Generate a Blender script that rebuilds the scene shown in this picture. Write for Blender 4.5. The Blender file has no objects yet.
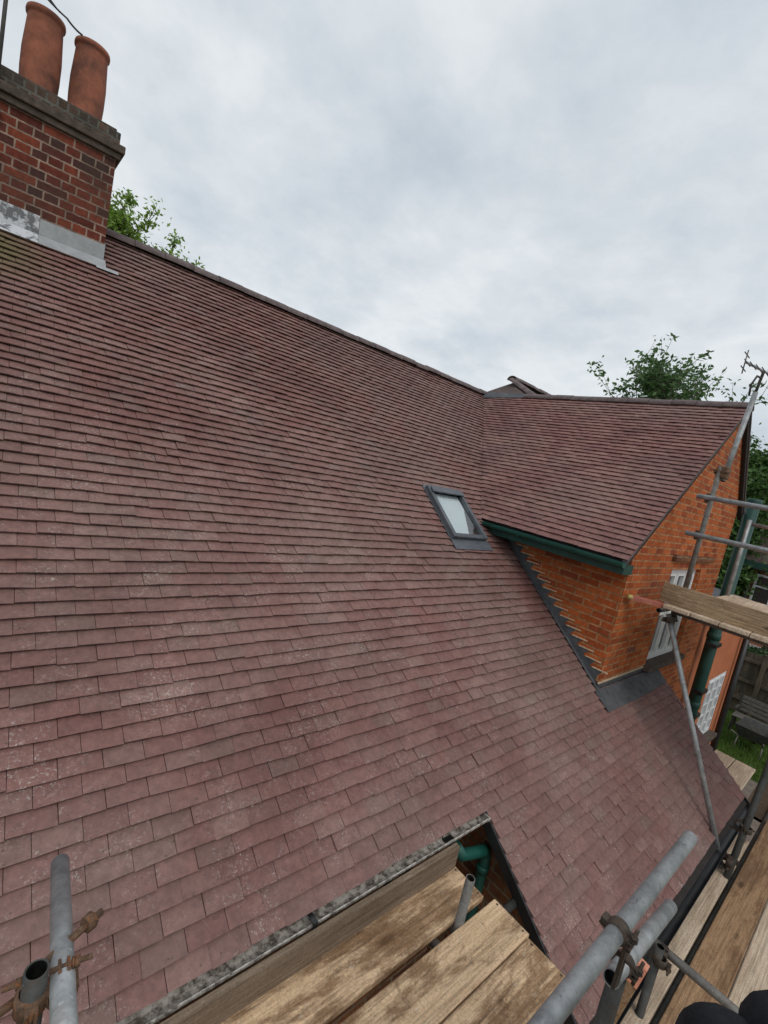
import bpy, bmesh, math, random
from mathutils import Vector, Matrix
random.seed(7)
RN = random.Random(11)
SC = bpy.context.scene
COL = SC.collection
T = 0.8218            # tangent of the roof pitch
TH = math.atan(T); CT, ST = math.cos(TH), math.sin(TH)
G = 0.0825            # tile gauge
TW = 0.165            # tile width
RY = 4.53; RZ = RY*T  # ridge
GZ = -2.925           # ground level

# ------------------------------------------------------------------ helpers
class MB:
    def __init__(s): s.v=[]; s.f=[]; s.sm=[]
    def quad(s, a, b, c, d, sm=False):
        n=len(s.v); s.v += [tuple(a),tuple(b),tuple(c),tuple(d)]; s.f.append((n,n+1,n+2,n+3)); s.sm.append(sm)
    def poly(s, pts):
        n=len(s.v); s.v += [tuple(q) for q in pts]; s.f.append(tuple(range(n,n+len(pts)))); s.sm.append(False)
    def hexa(s, p, skip=()):
        # p: 8 corners, bottom 0-3 ccw, top 4-7
        n=len(s.v); s.v += [tuple(q) for q in p]
        for i,f in enumerate(((3,2,1,0),(4,5,6,7),(0,1,5,4),(1,2,6,5),(2,3,7,6),(3,0,4,7))):
            if i in skip: continue
            s.f.append(tuple(n+k for k in f)); s.sm.append(False)
    def box(s, x0,x1,y0,y1,z0,z1):
        s.hexa([(x0,y0,z0),(x1,y0,z0),(x1,y1,z0),(x0,y1,z0),(x0,y0,z1),(x1,y0,z1),(x1,y1,z1),(x0,y1,z1)])
    def prism(s, pts, off):
        # extrude polygon pts by vector off
        n=len(s.v); k=len(pts); off=Vector(off)
        s.v += [tuple(q) for q in pts] + [tuple(Vector(q)+off) for q in pts]
        s.f.append(tuple(range(n+k-1,n-1,-1))); s.sm.append(False)
        s.f.append(tuple(range(n+k,n+2*k))); s.sm.append(False)
        for i in range(k):
            j=(i+1)%k; s.f.append((n+i,n+j,n+k+j,n+k+i)); s.sm.append(False)
    def tube(s, path, rads, n=16, cap=True, inner=None):
        # swept circle through path; inner radius gives an open pipe
        P=[Vector(q) for q in path]
        if not hasattr(rads,'__len__'): rads=[rads]*len(P)
        rings=[]; ax0=None
        for i,q in enumerate(P):
            d=(P[min(i+1,len(P)-1)]-P[max(i-1,0)]).normalized()
            if ax0 is None:
                ax0=d.orthogonal().normalized()
            else:
                ax0=(ax0-d*ax0.dot(d)).normalized()
            bx=d.cross(ax0)
            base=len(s.v)
            for k in range(n):
                a=2*math.pi*k/n
                s.v.append(tuple(q+(ax0*math.cos(a)+bx*math.sin(a))*rads[i]))
            rings.append(base)
            if inner and i in (0,len(P)-1):
                base2=len(s.v)
                for k in range(n):
                    a=2*math.pi*k/n
                    s.v.append(tuple(q+(ax0*math.cos(a)+bx*math.sin(a))*inner))
                for k in range(n):
                    j=(k+1)%n
                    s.f.append((base+k,base+j,base2+j,base2+k) if i else (base+j,base+k,base2+k,base2+j)); s.sm.append(False)
                dep=d*(0.12 if i==0 else -0.12)
                base3=len(s.v)
                for k in range(n):
                    s.v.append(tuple(Vector(s.v[base2+k])+dep))
                for k in range(n):
                    j=(k+1)%n
                    s.f.append((base2+k,base2+j,base3+j,base3+k)); s.sm.append(True)
                s.f.append(tuple(range(base3,base3+n))); s.sm.append(False)
        for a,b in zip(rings,rings[1:]):
            for k in range(n):
                j=(k+1)%n
                s.f.append((a+k,a+j,b+j,b+k)); s.sm.append(True)
        if cap and not inner:
            for base in (rings[0],rings[-1]):
                s.f.append(tuple(range(base,base+n))); s.sm.append(False)
    def lathe(s, c, prof, n=28):
        c=Vector(c); rings=[]
        for r,z in prof:
            base=len(s.v); rings.append(base)
            for k in range(n):
                a=2*math.pi*k/n; s.v.append((c.x+r*math.cos(a),c.y+r*math.sin(a),c.z+z))
        for a,b in zip(rings,rings[1:]):
            for k in range(n):
                j=(k+1)%n; s.f.append((a+k,a+j,b+j,b+k)); s.sm.append(True)
        s.f.append(tuple(range(rings[-1],rings[-1]+n))); s.sm.append(False)
        s.f.append(tuple(range(rings[0],rings[0]+n))); s.sm.append(False)
    def build(s, name, mat, parent=None, bevel=0.0, recalc=True):
        me=bpy.data.meshes.new(name)
        off=Vector((0,0,0))
        if parent is not None: off=world_loc(parent)
        me.from_pydata([tuple(Vector(q)-off) for q in s.v],[],s.f)
        for p,sm in zip(me.polygons,s.sm): p.use_smooth=sm
        if recalc:
            bm=bmesh.new(); bm.from_mesh(me); bmesh.ops.recalc_face_normals(bm,faces=bm.faces); bm.to_mesh(me); bm.free()
        me.materials.append(mat); me.update()
        o=bpy.data.objects.new(name,me); COL.objects.link(o)
        if parent is not None: o.parent=parent
        if bevel:
            b=o.modifiers.new('bevel','BEVEL'); b.width=bevel; b.segments=2; b.limit_method='ANGLE'
        return o
def world_loc(o):
    v=Vector((0,0,0))
    while o is not None: v=v+o.location; o=o.parent
    return v
def tag(o,label=None,cat=None,group=None,kind=None):
    if label: o['label']=label
    if cat: o['category']=cat
    if group: o['group']=group
    if kind: o['kind']=kind
    return o
def empty(name,loc,label,cat,group=None):
    o=bpy.data.objects.new(name,None); COL.objects.link(o); o.location=loc; o.empty_display_size=.2
    return tag(o,label,cat,group)
def solo(mb,name,mat,label,cat,base,group=None,bevel=0.0):
    """single mesh thing whose origin sits at base"""
    base=Vector(base); mb.v=[tuple(Vector(q)-base) for q in mb.v]
    o=mb.build(name,mat,None,bevel); o.location=base
    return tag(o,label,cat,group)

# ------------------------------------------------------------------ materials
def newmat(name):
    m=bpy.data.materials.new(name); m.use_nodes=True; nt=m.node_tree
    return m,nt,nt.nodes,nt.links,nt.nodes['Principled BSDF']
def ramp(N,stops,interp='LINEAR'):
    r=N.new('ShaderNodeValToRGB'); cr=r.color_ramp; cr.interpolation=interp
    while len(cr.elements)<len(stops): cr.elements.new(.5)
    for e,(p,c) in zip(cr.elements,stops):
        e.position=p; e.color=(c if hasattr(c,'__len__') else (c,c,c))[:3]+(1,) if hasattr(c,'__len__') else (c,c,c,1)
    return r
def noise(N,L,vec,scale,detail=4,rough=.6,dist=0,dim='3D'):
    n=N.new('ShaderNodeTexNoise'); n.inputs['Scale'].default_value=scale; n.inputs['Detail'].default_value=detail
    n.inputs['Roughness'].default_value=rough; n.inputs['Distortion'].default_value=dist
    if vec is not None: L.new(vec,n.inputs['Vector'])
    return n
def mix(N,L,a,b,fac,blend='MIX'):
    m=N.new('ShaderNodeMix'); m.data_type='RGBA'; m.blend_type=blend
    for s,v in ((m.inputs[0],fac),(m.inputs[6],a),(m.inputs[7],b)):
        if hasattr(v,'is_linked') or hasattr(v,'links'): L.new(v,s)
        elif hasattr(v,'__len__'): s.default_value=tuple(v)[:3]+(1,)
        else: s.default_value=v
    return m.outputs[2]
def bump(N,L,h,bs,strength=.3,dist=.01):
    b=N.new('ShaderNodeBump'); b.inputs['Strength'].default_value=strength; b.inputs['Distance'].default_value=dist
    L.new(h,b.inputs['Height']); L.new(b.outputs[0],bs.inputs['Normal']); return b
def objvec(N,L,scale=(1,1,1),rand=False):
    tc=N.new('ShaderNodeTexCoord'); mp=N.new('ShaderNodeMapping'); mp.inputs['Scale'].default_value=scale
    L.new(tc.outputs['Object'],mp.inputs['Vector'])
    if rand:
        oi=N.new('ShaderNodeObjectInfo'); mu=N.new('ShaderNodeMath'); mu.operation='MULTIPLY'; mu.inputs[1].default_value=57.0
        L.new(oi.outputs['Random'],mu.inputs[0]); cb=N.new('ShaderNodeCombineXYZ')
        for i in range(3): L.new(mu.outputs[0],cb.inputs[i])
        L.new(cb.outputs[0],mp.inputs['Location'])
    return mp.outputs[0]

def tile_material(name,cols,moss=False,fleck=.5):
    m,nt,N,L,bs=newmat(name)
    geo=N.new('ShaderNodeNewGeometry'); v=objvec(N,L)
    base=ramp(N,cols); L.new(geo.outputs['Random Per Island'],base.inputs[0])
    big=noise(N,L,v,.75,4,.6); rb=ramp(N,[(.38,0),(.66,1)]); L.new(big.outputs[0],rb.inputs[0])
    c=mix(N,L,base.outputs[0],(.205,.150,.138),.0)
    mm=N.new('ShaderNodeMath'); mm.operation='MULTIPLY'; mm.inputs[1].default_value=.42; L.new(rb.outputs[0],mm.inputs[0])
    c=mix(N,L,c,(.245,.180,.158),mm.outputs[0])
    # mottling within one tile
    n2=noise(N,L,v,28,6,.75); r2=ramp(N,[(.3,.72),(.7,1.28)]); L.new(n2.outputs[0],r2.inputs[0])
    c=mix(N,L,c,r2.outputs[0],1.0,'MULTIPLY')
    # lime bloom flecks, denser in some tiles
    n3=noise(N,L,v,75,5,.8,.6); r3=ramp(N,[(.535,0),(.64,1)]); L.new(n3.outputs[0],r3.inputs[0])
    n4=noise(N,L,v,4.5,6,.75); r4=ramp(N,[(.47,0),(.66,1)]); L.new(n4.outputs[0],r4.inputs[0])
    mu=N.new('ShaderNodeMath'); mu.operation='MULTIPLY'; L.new(r3.outputs[0],mu.inputs[0]); L.new(r4.outputs[0],mu.inputs[1])
    mu2=N.new('ShaderNodeMath'); mu2.operation='MULTIPLY'; mu2.inputs[1].default_value=fleck; L.new(mu.outputs[0],mu2.inputs[0])
    c=mix(N,L,c,(.52,.47,.44),mu2.outputs[0])
    n5=noise(N,L,v,1.3,7,.7); r5=ramp(N,[(.38,.84),(.52,1.0),(.66,1.10)]); L.new(n5.outputs[0],r5.inputs[0]); c=mix(N,L,c,r5.outputs[0],1,'MULTIPLY')
    n6=noise(N,L,v,48,3,.6); r6=ramp(N,[(.66,0),(.72,.7)]); L.new(n6.outputs[0],r6.inputs[0]); c=mix(N,L,c,(.055,.045,.038),r6.outputs[0])
    if moss:
        sx=N.new('ShaderNodeSeparateXYZ'); L.new(v,sx.inputs[0])
        # older greenish courses under the chimney
        d=N.new('ShaderNodeVectorMath'); d.operation='DISTANCE'; L.new(v,d.inputs[0]); d.inputs[1].default_value=(-2.75,3.75,3.1-GZ)
        mr=N.new('ShaderNodeMapRange'); mr.inputs[1].default_value=.5; mr.inputs[2].default_value=.12; mr.inputs[3].default_value=0; mr.inputs[4].default_value=.75
        L.new(d.outputs['Value'],mr.inputs[0]); c=mix(N,L,c,(.12,.115,.045),mr.outputs[0])
    L.new(c,bs.inputs['Base Color'])
    rr=ramp(N,[(.3,.62),(.7,.85)]); L.new(n2.outputs[0],rr.inputs[0]); L.new(rr.outputs[0],bs.inputs['Roughness'])
    bs.inputs['Specular IOR Level'].default_value=.35
    nb=noise(N,L,v,160,5,.7); bump(N,L,nb.outputs[0],bs,.35,.004)
    return m

def brick_material(name,c1,c2,c3,mortar,msize=.010,grime=.3,zoff=0.0,bstr=.5,W=.225,H=.075,rgrime=(.06,.045,.035),SQ=1.0):
    m,nt,N,L,bs=newmat(name)
    tc=N.new('ShaderNodeTexCoord'); sp=N.new('ShaderNodeSeparateXYZ'); L.new(tc.outputs['Object'],sp.inputs[0])
    nr=N.new('ShaderNodeSeparateXYZ'); L.new(tc.outputs['Normal'],nr.inputs[0])
    ab=N.new('ShaderNodeMath'); ab.operation='ABSOLUTE'; L.new(nr.outputs[0],ab.inputs[0])
    gt=N.new('ShaderNodeMath'); gt.operation='GREATER_THAN'; gt.inputs[1].default_value=.6; L.new(ab.outputs[0],gt.inputs[0])
    mx=N.new('ShaderNodeMix'); L.new(gt.outputs[0],mx.inputs[0]); L.new(sp.outputs[0],mx.inputs[2]); L.new(sp.outputs[1],mx.inputs[3])
    # slightly irregular edges
    nd=noise(N,L,tc.outputs['Object'],30,3,.6); sub=N.new('ShaderNodeMath'); sub.operation='MULTIPLY_ADD'; sub.inputs[1].default_value=.014
    L.new(nd.outputs[0],sub.inputs[0]); L.new(sp.outputs[2],sub.inputs[2])
    cb=N.new('ShaderNodeCombineXYZ'); L.new(mx.outputs[0],cb.inputs[0]); L.new(sub.outputs[0],cb.inputs[1])
    br=N.new('ShaderNodeTexBrick'); L.new(cb.outputs[0],br.inputs['Vector'])
    br.inputs['Scale'].default_value=1; br.inputs['Brick Width'].default_value=W; br.inputs['Row Height'].default_value=H
    br.inputs['Mortar Size'].default_value=msize; br.squash=SQ; br.squash_frequency=2; br.inputs['Mortar Smooth'].default_value=.25; br.inputs['Bias'].default_value=0
    br.inputs['Color1'].default_value=(0,0,0,1); br.inputs['Color2'].default_value=(1,1,1,1); br.inputs['Mortar'].default_value=(.5,.5,.5,1)
    rc=ramp(N,[(0,c3),(.16,tuple(.6*a+.4*b for a,b in zip(c3,c1))),(.34,c1),(.62,c2),(.8,c1),(1,tuple(x*.72 for x in c1))]); L.new(br.outputs['Color'],rc.inputs[0])
    n2=noise(N,L,tc.outputs['Object'],26,7,.78); r2=ramp(N,[(.3,.55),(.72,1.35)]); L.new(n2.outputs[0],r2.inputs[0])
    c=mix(N,L,rc.outputs[0],r2.outputs[0],1.0,'MULTIPLY')
    nm=noise(N,L,tc.outputs['Object'],9,5,.7); rm=ramp(N,[(.35,tuple(x*.38 for x in mortar)),(.65,mortar)]); L.new(nm.outputs[0],rm.inputs[0])
    c=mix(N,L,c,rm.outputs[0],br.outputs['Fac'])
    ng=noise(N,L,tc.outputs['Object'],1.7,5,.65); rg=ramp(N,[(.45,0),(.75,grime)]); L.new(ng.outputs[0],rg.inputs[0])
    c=mix(N,L,c,rgrime,rg.outputs[0])
    L.new(c,bs.inputs['Base Color']); bs.inputs['Roughness'].default_value=.88; bs.inputs['Specular IOR Level'].default_value=.2
    iv=N.new('ShaderNodeMath'); iv.operation='MULTIPLY_ADD'; iv.inputs[1].default_value=-1; iv.inputs[2].default_value=1; L.new(br.outputs['Fac'],iv.inputs[0])
    ad=N.new('ShaderNodeMath'); ad.operation='MULTIPLY_ADD'; ad.inputs[1].default_value=.35; L.new(n2.outputs[0],ad.inputs[0]); L.new(iv.outputs[0],ad.inputs[2])
    bump(N,L,ad.outputs[0],bs,bstr,.012)
    return m

def wood_material(name,light,dark,stain,axis=0,amount=.55,rand=True,stamt=1.0,spot=(.62,.55,.47)):
    m,nt,N,L,bs=newmat(name)
    sc=[9,9,9]; sc[axis]=.8
    v=objvec(N,L,tuple(sc),rand); sc2=[1,1,1]; sc2[axis]=.27
    v2=objvec(N,L,tuple(sc2),rand); v3=objvec(N,L,(1,1,1),rand)
    g=noise(N,L,v,6,8,.75,.4); rg=ramp(N,[(.3,dark),(.62,light)]); L.new(g.outputs[0],rg.inputs[0])
    s=noise(N,L,v2,4.6,10,.74,.25); rs=ramp(N,[(.47,0),(.545,amount),(.66,min(1,amount*1.4))]); L.new(s.outputs[0],rs.inputs[0])
    c=mix(N,L,rg.outputs[0],stain,rs.outputs[0])
    s2=noise(N,L,v3,26,5,.8,.5); r2=ramp(N,[(.60,0),(.70,.65*stamt)]); L.new(s2.outputs[0],r2.inputs[0])
    c=mix(N,L,c,spot,r2.outputs[0])
    s4=noise(N,L,v3,11,6,.8,.8); r4=ramp(N,[(.58,0),(.66,.5*stamt)]); L.new(s4.outputs[0],r4.inputs[0])
    c=mix(N,L,c,tuple(x*.6 for x in stain),r4.outputs[0])
    vo=N.new('ShaderNodeTexVoronoi'); sc3=[5,5,5]; sc3[axis]=1.7; vv=objvec(N,L,tuple(sc3),rand); L.new(vv,vo.inputs['Vector']); vo.inputs['Scale'].default_value=1.0
    rk=ramp(N,[(.06,.85),(.13,0)]); L.new(vo.outputs['Distance'],rk.inputs[0]); c=mix(N,L,c,tuple(x*.7 for x in stain),rk.outputs[0])
    scf=[60,60,60]; scf[axis]=1.2; vf=objvec(N,L,tuple(scf),rand); gf=noise(N,L,vf,1.6,4,.7); rf=ramp(N,[(.36,.66),(.56,1.08)]); L.new(gf.outputs[0],rf.inputs[0]); c=mix(N,L,c,rf.outputs[0],1,'MULTIPLY')
    s3=noise(N,L,v3,90,4,.7); r3=ramp(N,[(.3,.72),(.7,1.22)]); L.new(s3.outputs[0],r3.inputs[0])
    c=mix(N,L,c,r3.outputs[0],1,'MULTIPLY')
    L.new(c,bs.inputs['Base Color']); bs.inputs['Roughness'].default_value=.8; bs.inputs['Specular IOR Level'].default_value=.25
    bump(N,L,g.outputs[0],bs,.45,.004)
    return m

def metal_material(name,c1,c2,rust=(.12,.055,.025),ramt=.3,metal=.55,rough=.45,scale=14):
    m,nt,N,L,bs=newmat(name)
    v=objvec(N,L,(1,1,1),True)
    n=noise(N,L,v,scale,6,.7); r=ramp(N,[(.32,c1),(.68,c2)]); L.new(n.outputs[0],r.inputs[0])
    n2=noise(N,L,v,scale*.6,6,.75,.6); r2=ramp(N,[(.52,0),(.66,ramt)]); L.new(n2.outputs[0],r2.inputs[0])
    c=mix(N,L,r.outputs[0],rust,r2.outputs[0]); L.new(c,bs.inputs['Base Color'])
    n7=noise(N,L,v,55,6,.8,.4); r7=ramp(N,[(.60,0),(.66,.55)]); L.new(n7.outputs[0],r7.inputs[0]); c=mix(N,L,c,tuple(min(.6,x*1.5+.05) for x in c2),r7.outputs[0])
    n8=noise(N,L,v,30,7,.8,1.2); r8=ramp(N,[(.60,0),(.68,.7)]); L.new(n8.outputs[0],r8.inputs[0]); c=mix(N,L,c,tuple(x*.4 for x in rust),r8.outputs[0]); L.new(c,bs.inputs['Base Color'])
    iv=N.new('ShaderNodeMath'); iv.operation='MULTIPLY_ADD'; iv.inputs[1].default_value=-metal; iv.inputs[2].default_value=metal
    L.new(r2.outputs[0],iv.inputs[0]); L.new(iv.outputs[0],bs.inputs['Metallic'])
    rr=ramp(N,[(.3,rough),(.7,rough+.25)]); L.new(n2.outputs[0],rr.inputs[0]); L.new(rr.outputs[0],bs.inputs['Roughness'])
    nb=noise(N,L,v,90,4,.7); bump(N,L,nb.outputs[0],bs,.2,.002)
    return m

def plain_material(name,c1,c2,rough=.6,scale=10,bmp=.15,spec=.4,thr=(.35,.65)):
    m,nt,N,L,bs=newmat(name); v=objvec(N,L,(1,1,1),True)
    n=noise(N,L,v,scale,6,.7); r=ramp(N,[(thr[0],c1),(thr[1],c2)]); L.new(n.outputs[0],r.inputs[0])
    L.new(r.outputs[0],bs.inputs['Base Color']); bs.inputs['Roughness'].default_value=rough; bs.inputs['Specular IOR Level'].default_value=spec
    bump(N,L,n.outputs[0],bs,bmp,.01)
    return m

def leaf_material(name,c1,c2,c3):
    m,nt,N,L,bs=newmat(name); geo=N.new('ShaderNodeNewGeometry')
    r=ramp(N,[(0,c1),(.5,c2),(1,c3)]); L.new(geo.outputs['Random Per Island'],r.inputs[0])
    L.new(r.outputs[0],bs.inputs['Base Color']); bs.inputs['Roughness'].default_value=.55
    tr=N.new('ShaderNodeBsdfTranslucent'); L.new(r.outputs[0],tr.inputs['Color'])
    ms=N.new('ShaderNodeMixShader'); ms.inputs[0].default_value=.35
    L.new(bs.outputs[0],ms.inputs[1]); L.new(tr.outputs[0],ms.inputs[2])
    L.new(ms.outputs[0],N['Material Output'].inputs['Surface'])
    return m

M={}
M['tile']=tile_material('plum_clay_tile',[(0,(.174,.080,.071)),(.3,(.192,.090,.079)),(.6,(.206,.099,.086)),(.78,(.194,.095,.082)),(.86,(.178,.101,.088)),(.95,(.216,.111,.096)),(1,(.246,.140,.120))],moss=True,fleck=.85)
M['tile_gable']=tile_material('gable_clay_tile',[(0,(.175,.080,.074)),(.4,(.200,.094,.085)),(.7,(.222,.106,.094)),(1,(.255,.135,.115))],fleck=.3)
M['ridge']=plain_material('ridge_clay',(.085,.062,.062),(.165,.125,.122),.8,9,.4)
M['under']=plain_material('roof_underlay',(.018,.014,.013),(.03,.024,.022),.9)
M['brick']=brick_material('orange_brick',(.43,.098,.026),(.50,.135,.040),(.28,.058,.022),(.52,.27,.13),.009,.45)
M['brick_ch']=brick_material('chimney_brick',(.135,.034,.023),(.22,.052,.028),(.060,.030,.027),(.38,.27,.21),.0075,.75,SQ=.5)
M['brick_dark']=brick_material('brown_brick',(.20,.075,.035),(.27,.105,.045),(.12,.05,.03),(.30,.21,.13),.010,.5)
M['brick_far']=brick_material('far_brick',(.34,.12,.06),(.42,.16,.08),(.22,.08,.05),(.4,.3,.22),.010,.3)
M['cement']=plain_material('weathered_cement',(.050,.038,.030),(.115,.085,.068),.92,14,.8)
M['capbrick']=brick_material('sooty_cap_brick',(.105,.07,.052),(.16,.10,.075),(.06,.05,.042),(.15,.14,.12),.010,.7,W=.075,H=.11)
M['pot']=plain_material('terracotta_pot',(.12,.050,.036),(.34,.12,.07),.9,5,.6)
M['lead']=plain_material('dull_lead',(.050,.053,.060),(.105,.108,.115),.72,8,.5,.3)
M['lead_new']=plain_material('bright_lead',(.27,.28,.29),(.38,.385,.39),.5,10,.3,.5)
M['lead_old']=plain_material('whitened_lead',(.13,.13,.14),(.55,.56,.58),.55,9,.3,.5,(.42,.5))
M['mortar']=plain_material('pale_mortar',(.38,.27,.17),(.62,.50,.36),.9,30,.4)
M['green']=plain_material('bottle_green_plastic',(.006,.060,.046),(.012,.095,.072),.45,5,.05,.5)
M['green_dark']=plain_material('dark_green_plastic',(.004,.038,.029),(.010,.062,.048),.5,5,.05,.5)
M['black']=plain_material('black_plastic',(.010,.010,.011),(.022,.022,.023),.4,8,.05,.5)
M['peel']=plain_material('peeling_gutter_paint',(.115,.095,.078),(.54,.50,.45),.85,26,.9,.3,(.40,.58))
M['white']=plain_material('white_paint',(.70,.71,.72),(.80,.80,.80),.45,6,.05)
M['glass_dark']=plain_material('window_glass',(.03,.035,.04),(.05,.055,.06),.06,3,.02,.8)
M['grey_frame']=plain_material('grey_aluminium',(.060,.068,.080),(.115,.125,.14),.4,6,.05,.5)
M['blind']=plain_material('white_blind',(.80,.83,.87),(.85,.88,.9),.5,2,.02,.5)
M['tube']=metal_material('galvanised_tube',(.22,.23,.235),(.44,.455,.46),ramt=.30,metal=.5,rough=.42)
M['tube_dull']=metal_material('dull_tube',(.10,.095,.088),(.24,.225,.205),ramt=.55,metal=.35,rough=.55)
M['tube_dark']=metal_material('dark_tube',(.035,.038,.036),(.085,.085,.078),ramt=.4,metal=.3,rough=.55)
M['rust']=metal_material('rusty_coupler',(.06,.038,.026),(.22,.13,.08),rust=(.26,.095,.030),ramt=.9,metal=.25,rough=.75,scale=70)
M['rust_dark']=metal_material('grimy_coupler',(.04,.034,.03),(.10,.075,.055),rust=(.14,.06,.03),ramt=.6,metal=.3,rough=.7,scale=60)
M['board']=wood_material('scaffold_board',(.72,.51,.32),(.52,.345,.20),(.19,.098,.045),0,.72)
M['board_old']=wood_material('brown_board',(.40,.25,.14),(.24,.135,.07),(.13,.065,.032),0,.5,stamt=.5,spot=(.5,.38,.27))
M['board_pale']=wood_material('pale_board',(.66,.53,.40),(.52,.39,.27),(.33,.22,.14),0,.35,stamt=.4)
M['toe']=wood_material('grey_toe_board',(.25,.185,.13),(.17,.122,.084),(.10,.068,.042),0,.35,stamt=.3,spot=(.3,.24,.17))
M['toe_y']=wood_material('weathered_toe_board',(.46,.33,.205),(.28,.19,.11),(.15,.095,.055),1,.45,stamt=.4)
M['board_dark']=wood_material('dark_board',(.16,.11,.07),(.09,.06,.038),(.06,.038,.024),0,.5,stamt=.3)
M['red_board']=plain_material('red_painted_board',(.34,.08,.06),(.42,.17,.12),.7,12,.3)
M['pink_end']=plain_material('pink_painted_end',(.66,.22,.14),(.74,.34,.22),.7,12,.3)
M['render']=plain_material('terracotta_wall',(.40,.115,.045),(.50,.165,.07),.85,2.5,.2)
M['wood_far']=wood_material('fence_wood',(.16,.13,.095),(.085,.07,.05),(.05,.045,.032),2,.5,False,.4,(.2,.18,.14))
M['trunk']=plain_material('tree_bark',(.05,.038,.026),(.12,.095,.065),.9,8,.8)
M['leaf_a']=leaf_material('dark_leaves',(.050,.110,.035),(.090,.175,.055),(.145,.245,.085))
M['leaf_b']=leaf_material('fresh_leaves',(.11,.20,.022),(.20,.33,.045),(.29,.43,.08))
M['leaf_c']=leaf_material('hedge_leaves',(.016,.045,.012),(.030,.080,.020),(.065,.135,.035))
M['leaf_m']=leaf_material('mid_leaves',(.035,.085,.016),(.065,.140,.028),(.110,.210,.05))
M['cloth']=plain_material('black_cloth',(.011,.012,.015),(.022,.024,.030),.9,14,1.0,.2)
M['skin']=plain_material('skin',(.50,.30,.22),(.56,.35,.26),.55,6,.1)
M['hair']=plain_material('brown_hair',(.04,.025,.015),(.07,.045,.03),.7,40,.3)
M['roof_far']=plain_material('far_roof_tiles',(.06,.045,.040),(.12,.085,.075),.9,9,.6)

# =================================================================== SETTING
def ground_mat():
    m,nt,N,L,bs=newmat('lawn_soil'); v=objvec(N,L)
    n=noise(N,L,v,.35,5,.6); r=ramp(N,[(.35,(.055,.085,.022)),(.6,(.085,.115,.035)),(.8,(.12,.10,.06))]); L.new(n.outputs[0],r.inputs[0])
    n2=noise(N,L,v,30,5,.7); r2=ramp(N,[(.3,.7),(.7,1.3)]); L.new(n2.outputs[0],r2.inputs[0])
    L.new(mix(N,L,r.outputs[0],r2.outputs[0],1,'MULTIPLY'),bs.inputs['Base Color']); bs.inputs['Roughness'].default_value=.95
    bump(N,L,n2.outputs[0],bs,.6,.03); return m
g=MB(); g.quad((-600,-600,GZ),(600,-600,GZ),(600,600,GZ),(-600,600,GZ)); tag(g.build('ground',ground_mat()),kind='structure')
def paving_mat():
    m=brick_material('garden_paving',(.22,.19,.16),(.27,.235,.2),(.16,.14,.12),(.11,.10,.085),.012,.4,W=.6,H=.6); return m
def flat_pave_mat():
    m,nt,N,L,bs=newmat('stone_paving'); v=objvec(N,L)
    br=N.new('ShaderNodeTexBrick'); L.new(v,br.inputs['Vector']); br.inputs['Scale'].default_value=1; br.inputs['Brick Width'].default_value=.6
    br.inputs['Row Height'].default_value=.6; br.inputs['Mortar Size'].default_value=.012
    br.inputs['Color1'].default_value=(.15,.125,.10,1); br.inputs['Color2'].default_value=(.20,.17,.14,1); br.inputs['Mortar'].default_value=(.06,.055,.045,1)
    n=noise(N,L,v,6,6,.7); r=ramp(N,[(.3,.6),(.7,1.25)]); L.new(n.outputs[0],r.inputs[0])
    L.new(mix(N,L,br.outputs[0],r.outputs[0],1,'MULTIPLY'),bs.inputs['Base Color']); bs.inputs['Roughness'].default_value=.9; return m
g=MB(); g.box(-9,10.2,-6,.12,GZ-.05,GZ+.02); tag(g.build('patio',flat_pave_mat()),kind='structure')

# grass on the strip of lawn that shows beyond the deck
g=MB()
for i in range(26000):
    x=RN.uniform(10.3,15.5); y=RN.uniform(-2.5,2.2); h=RN.uniform(.06,.15); a=RN.uniform(0,6.28); w=.010
    dx,dy=math.cos(a)*w,math.sin(a)*w; lx,ly=RN.uniform(-.05,.05),RN.uniform(-.05,.05)
    g.poly([(x-dx,y-dy,GZ),(x+dx,y+dy,GZ),(x+lx,y+ly,GZ+h)])
M['grass']=leaf_material('grass_blades',(.07,.13,.015),(.11,.20,.03),(.17,.27,.06))
o=g.build('lawn_grass',M['grass'],recalc=False); tag(o,'bright green grass of the small lawn at the foot of the fence','grass',kind='stuff')

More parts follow.
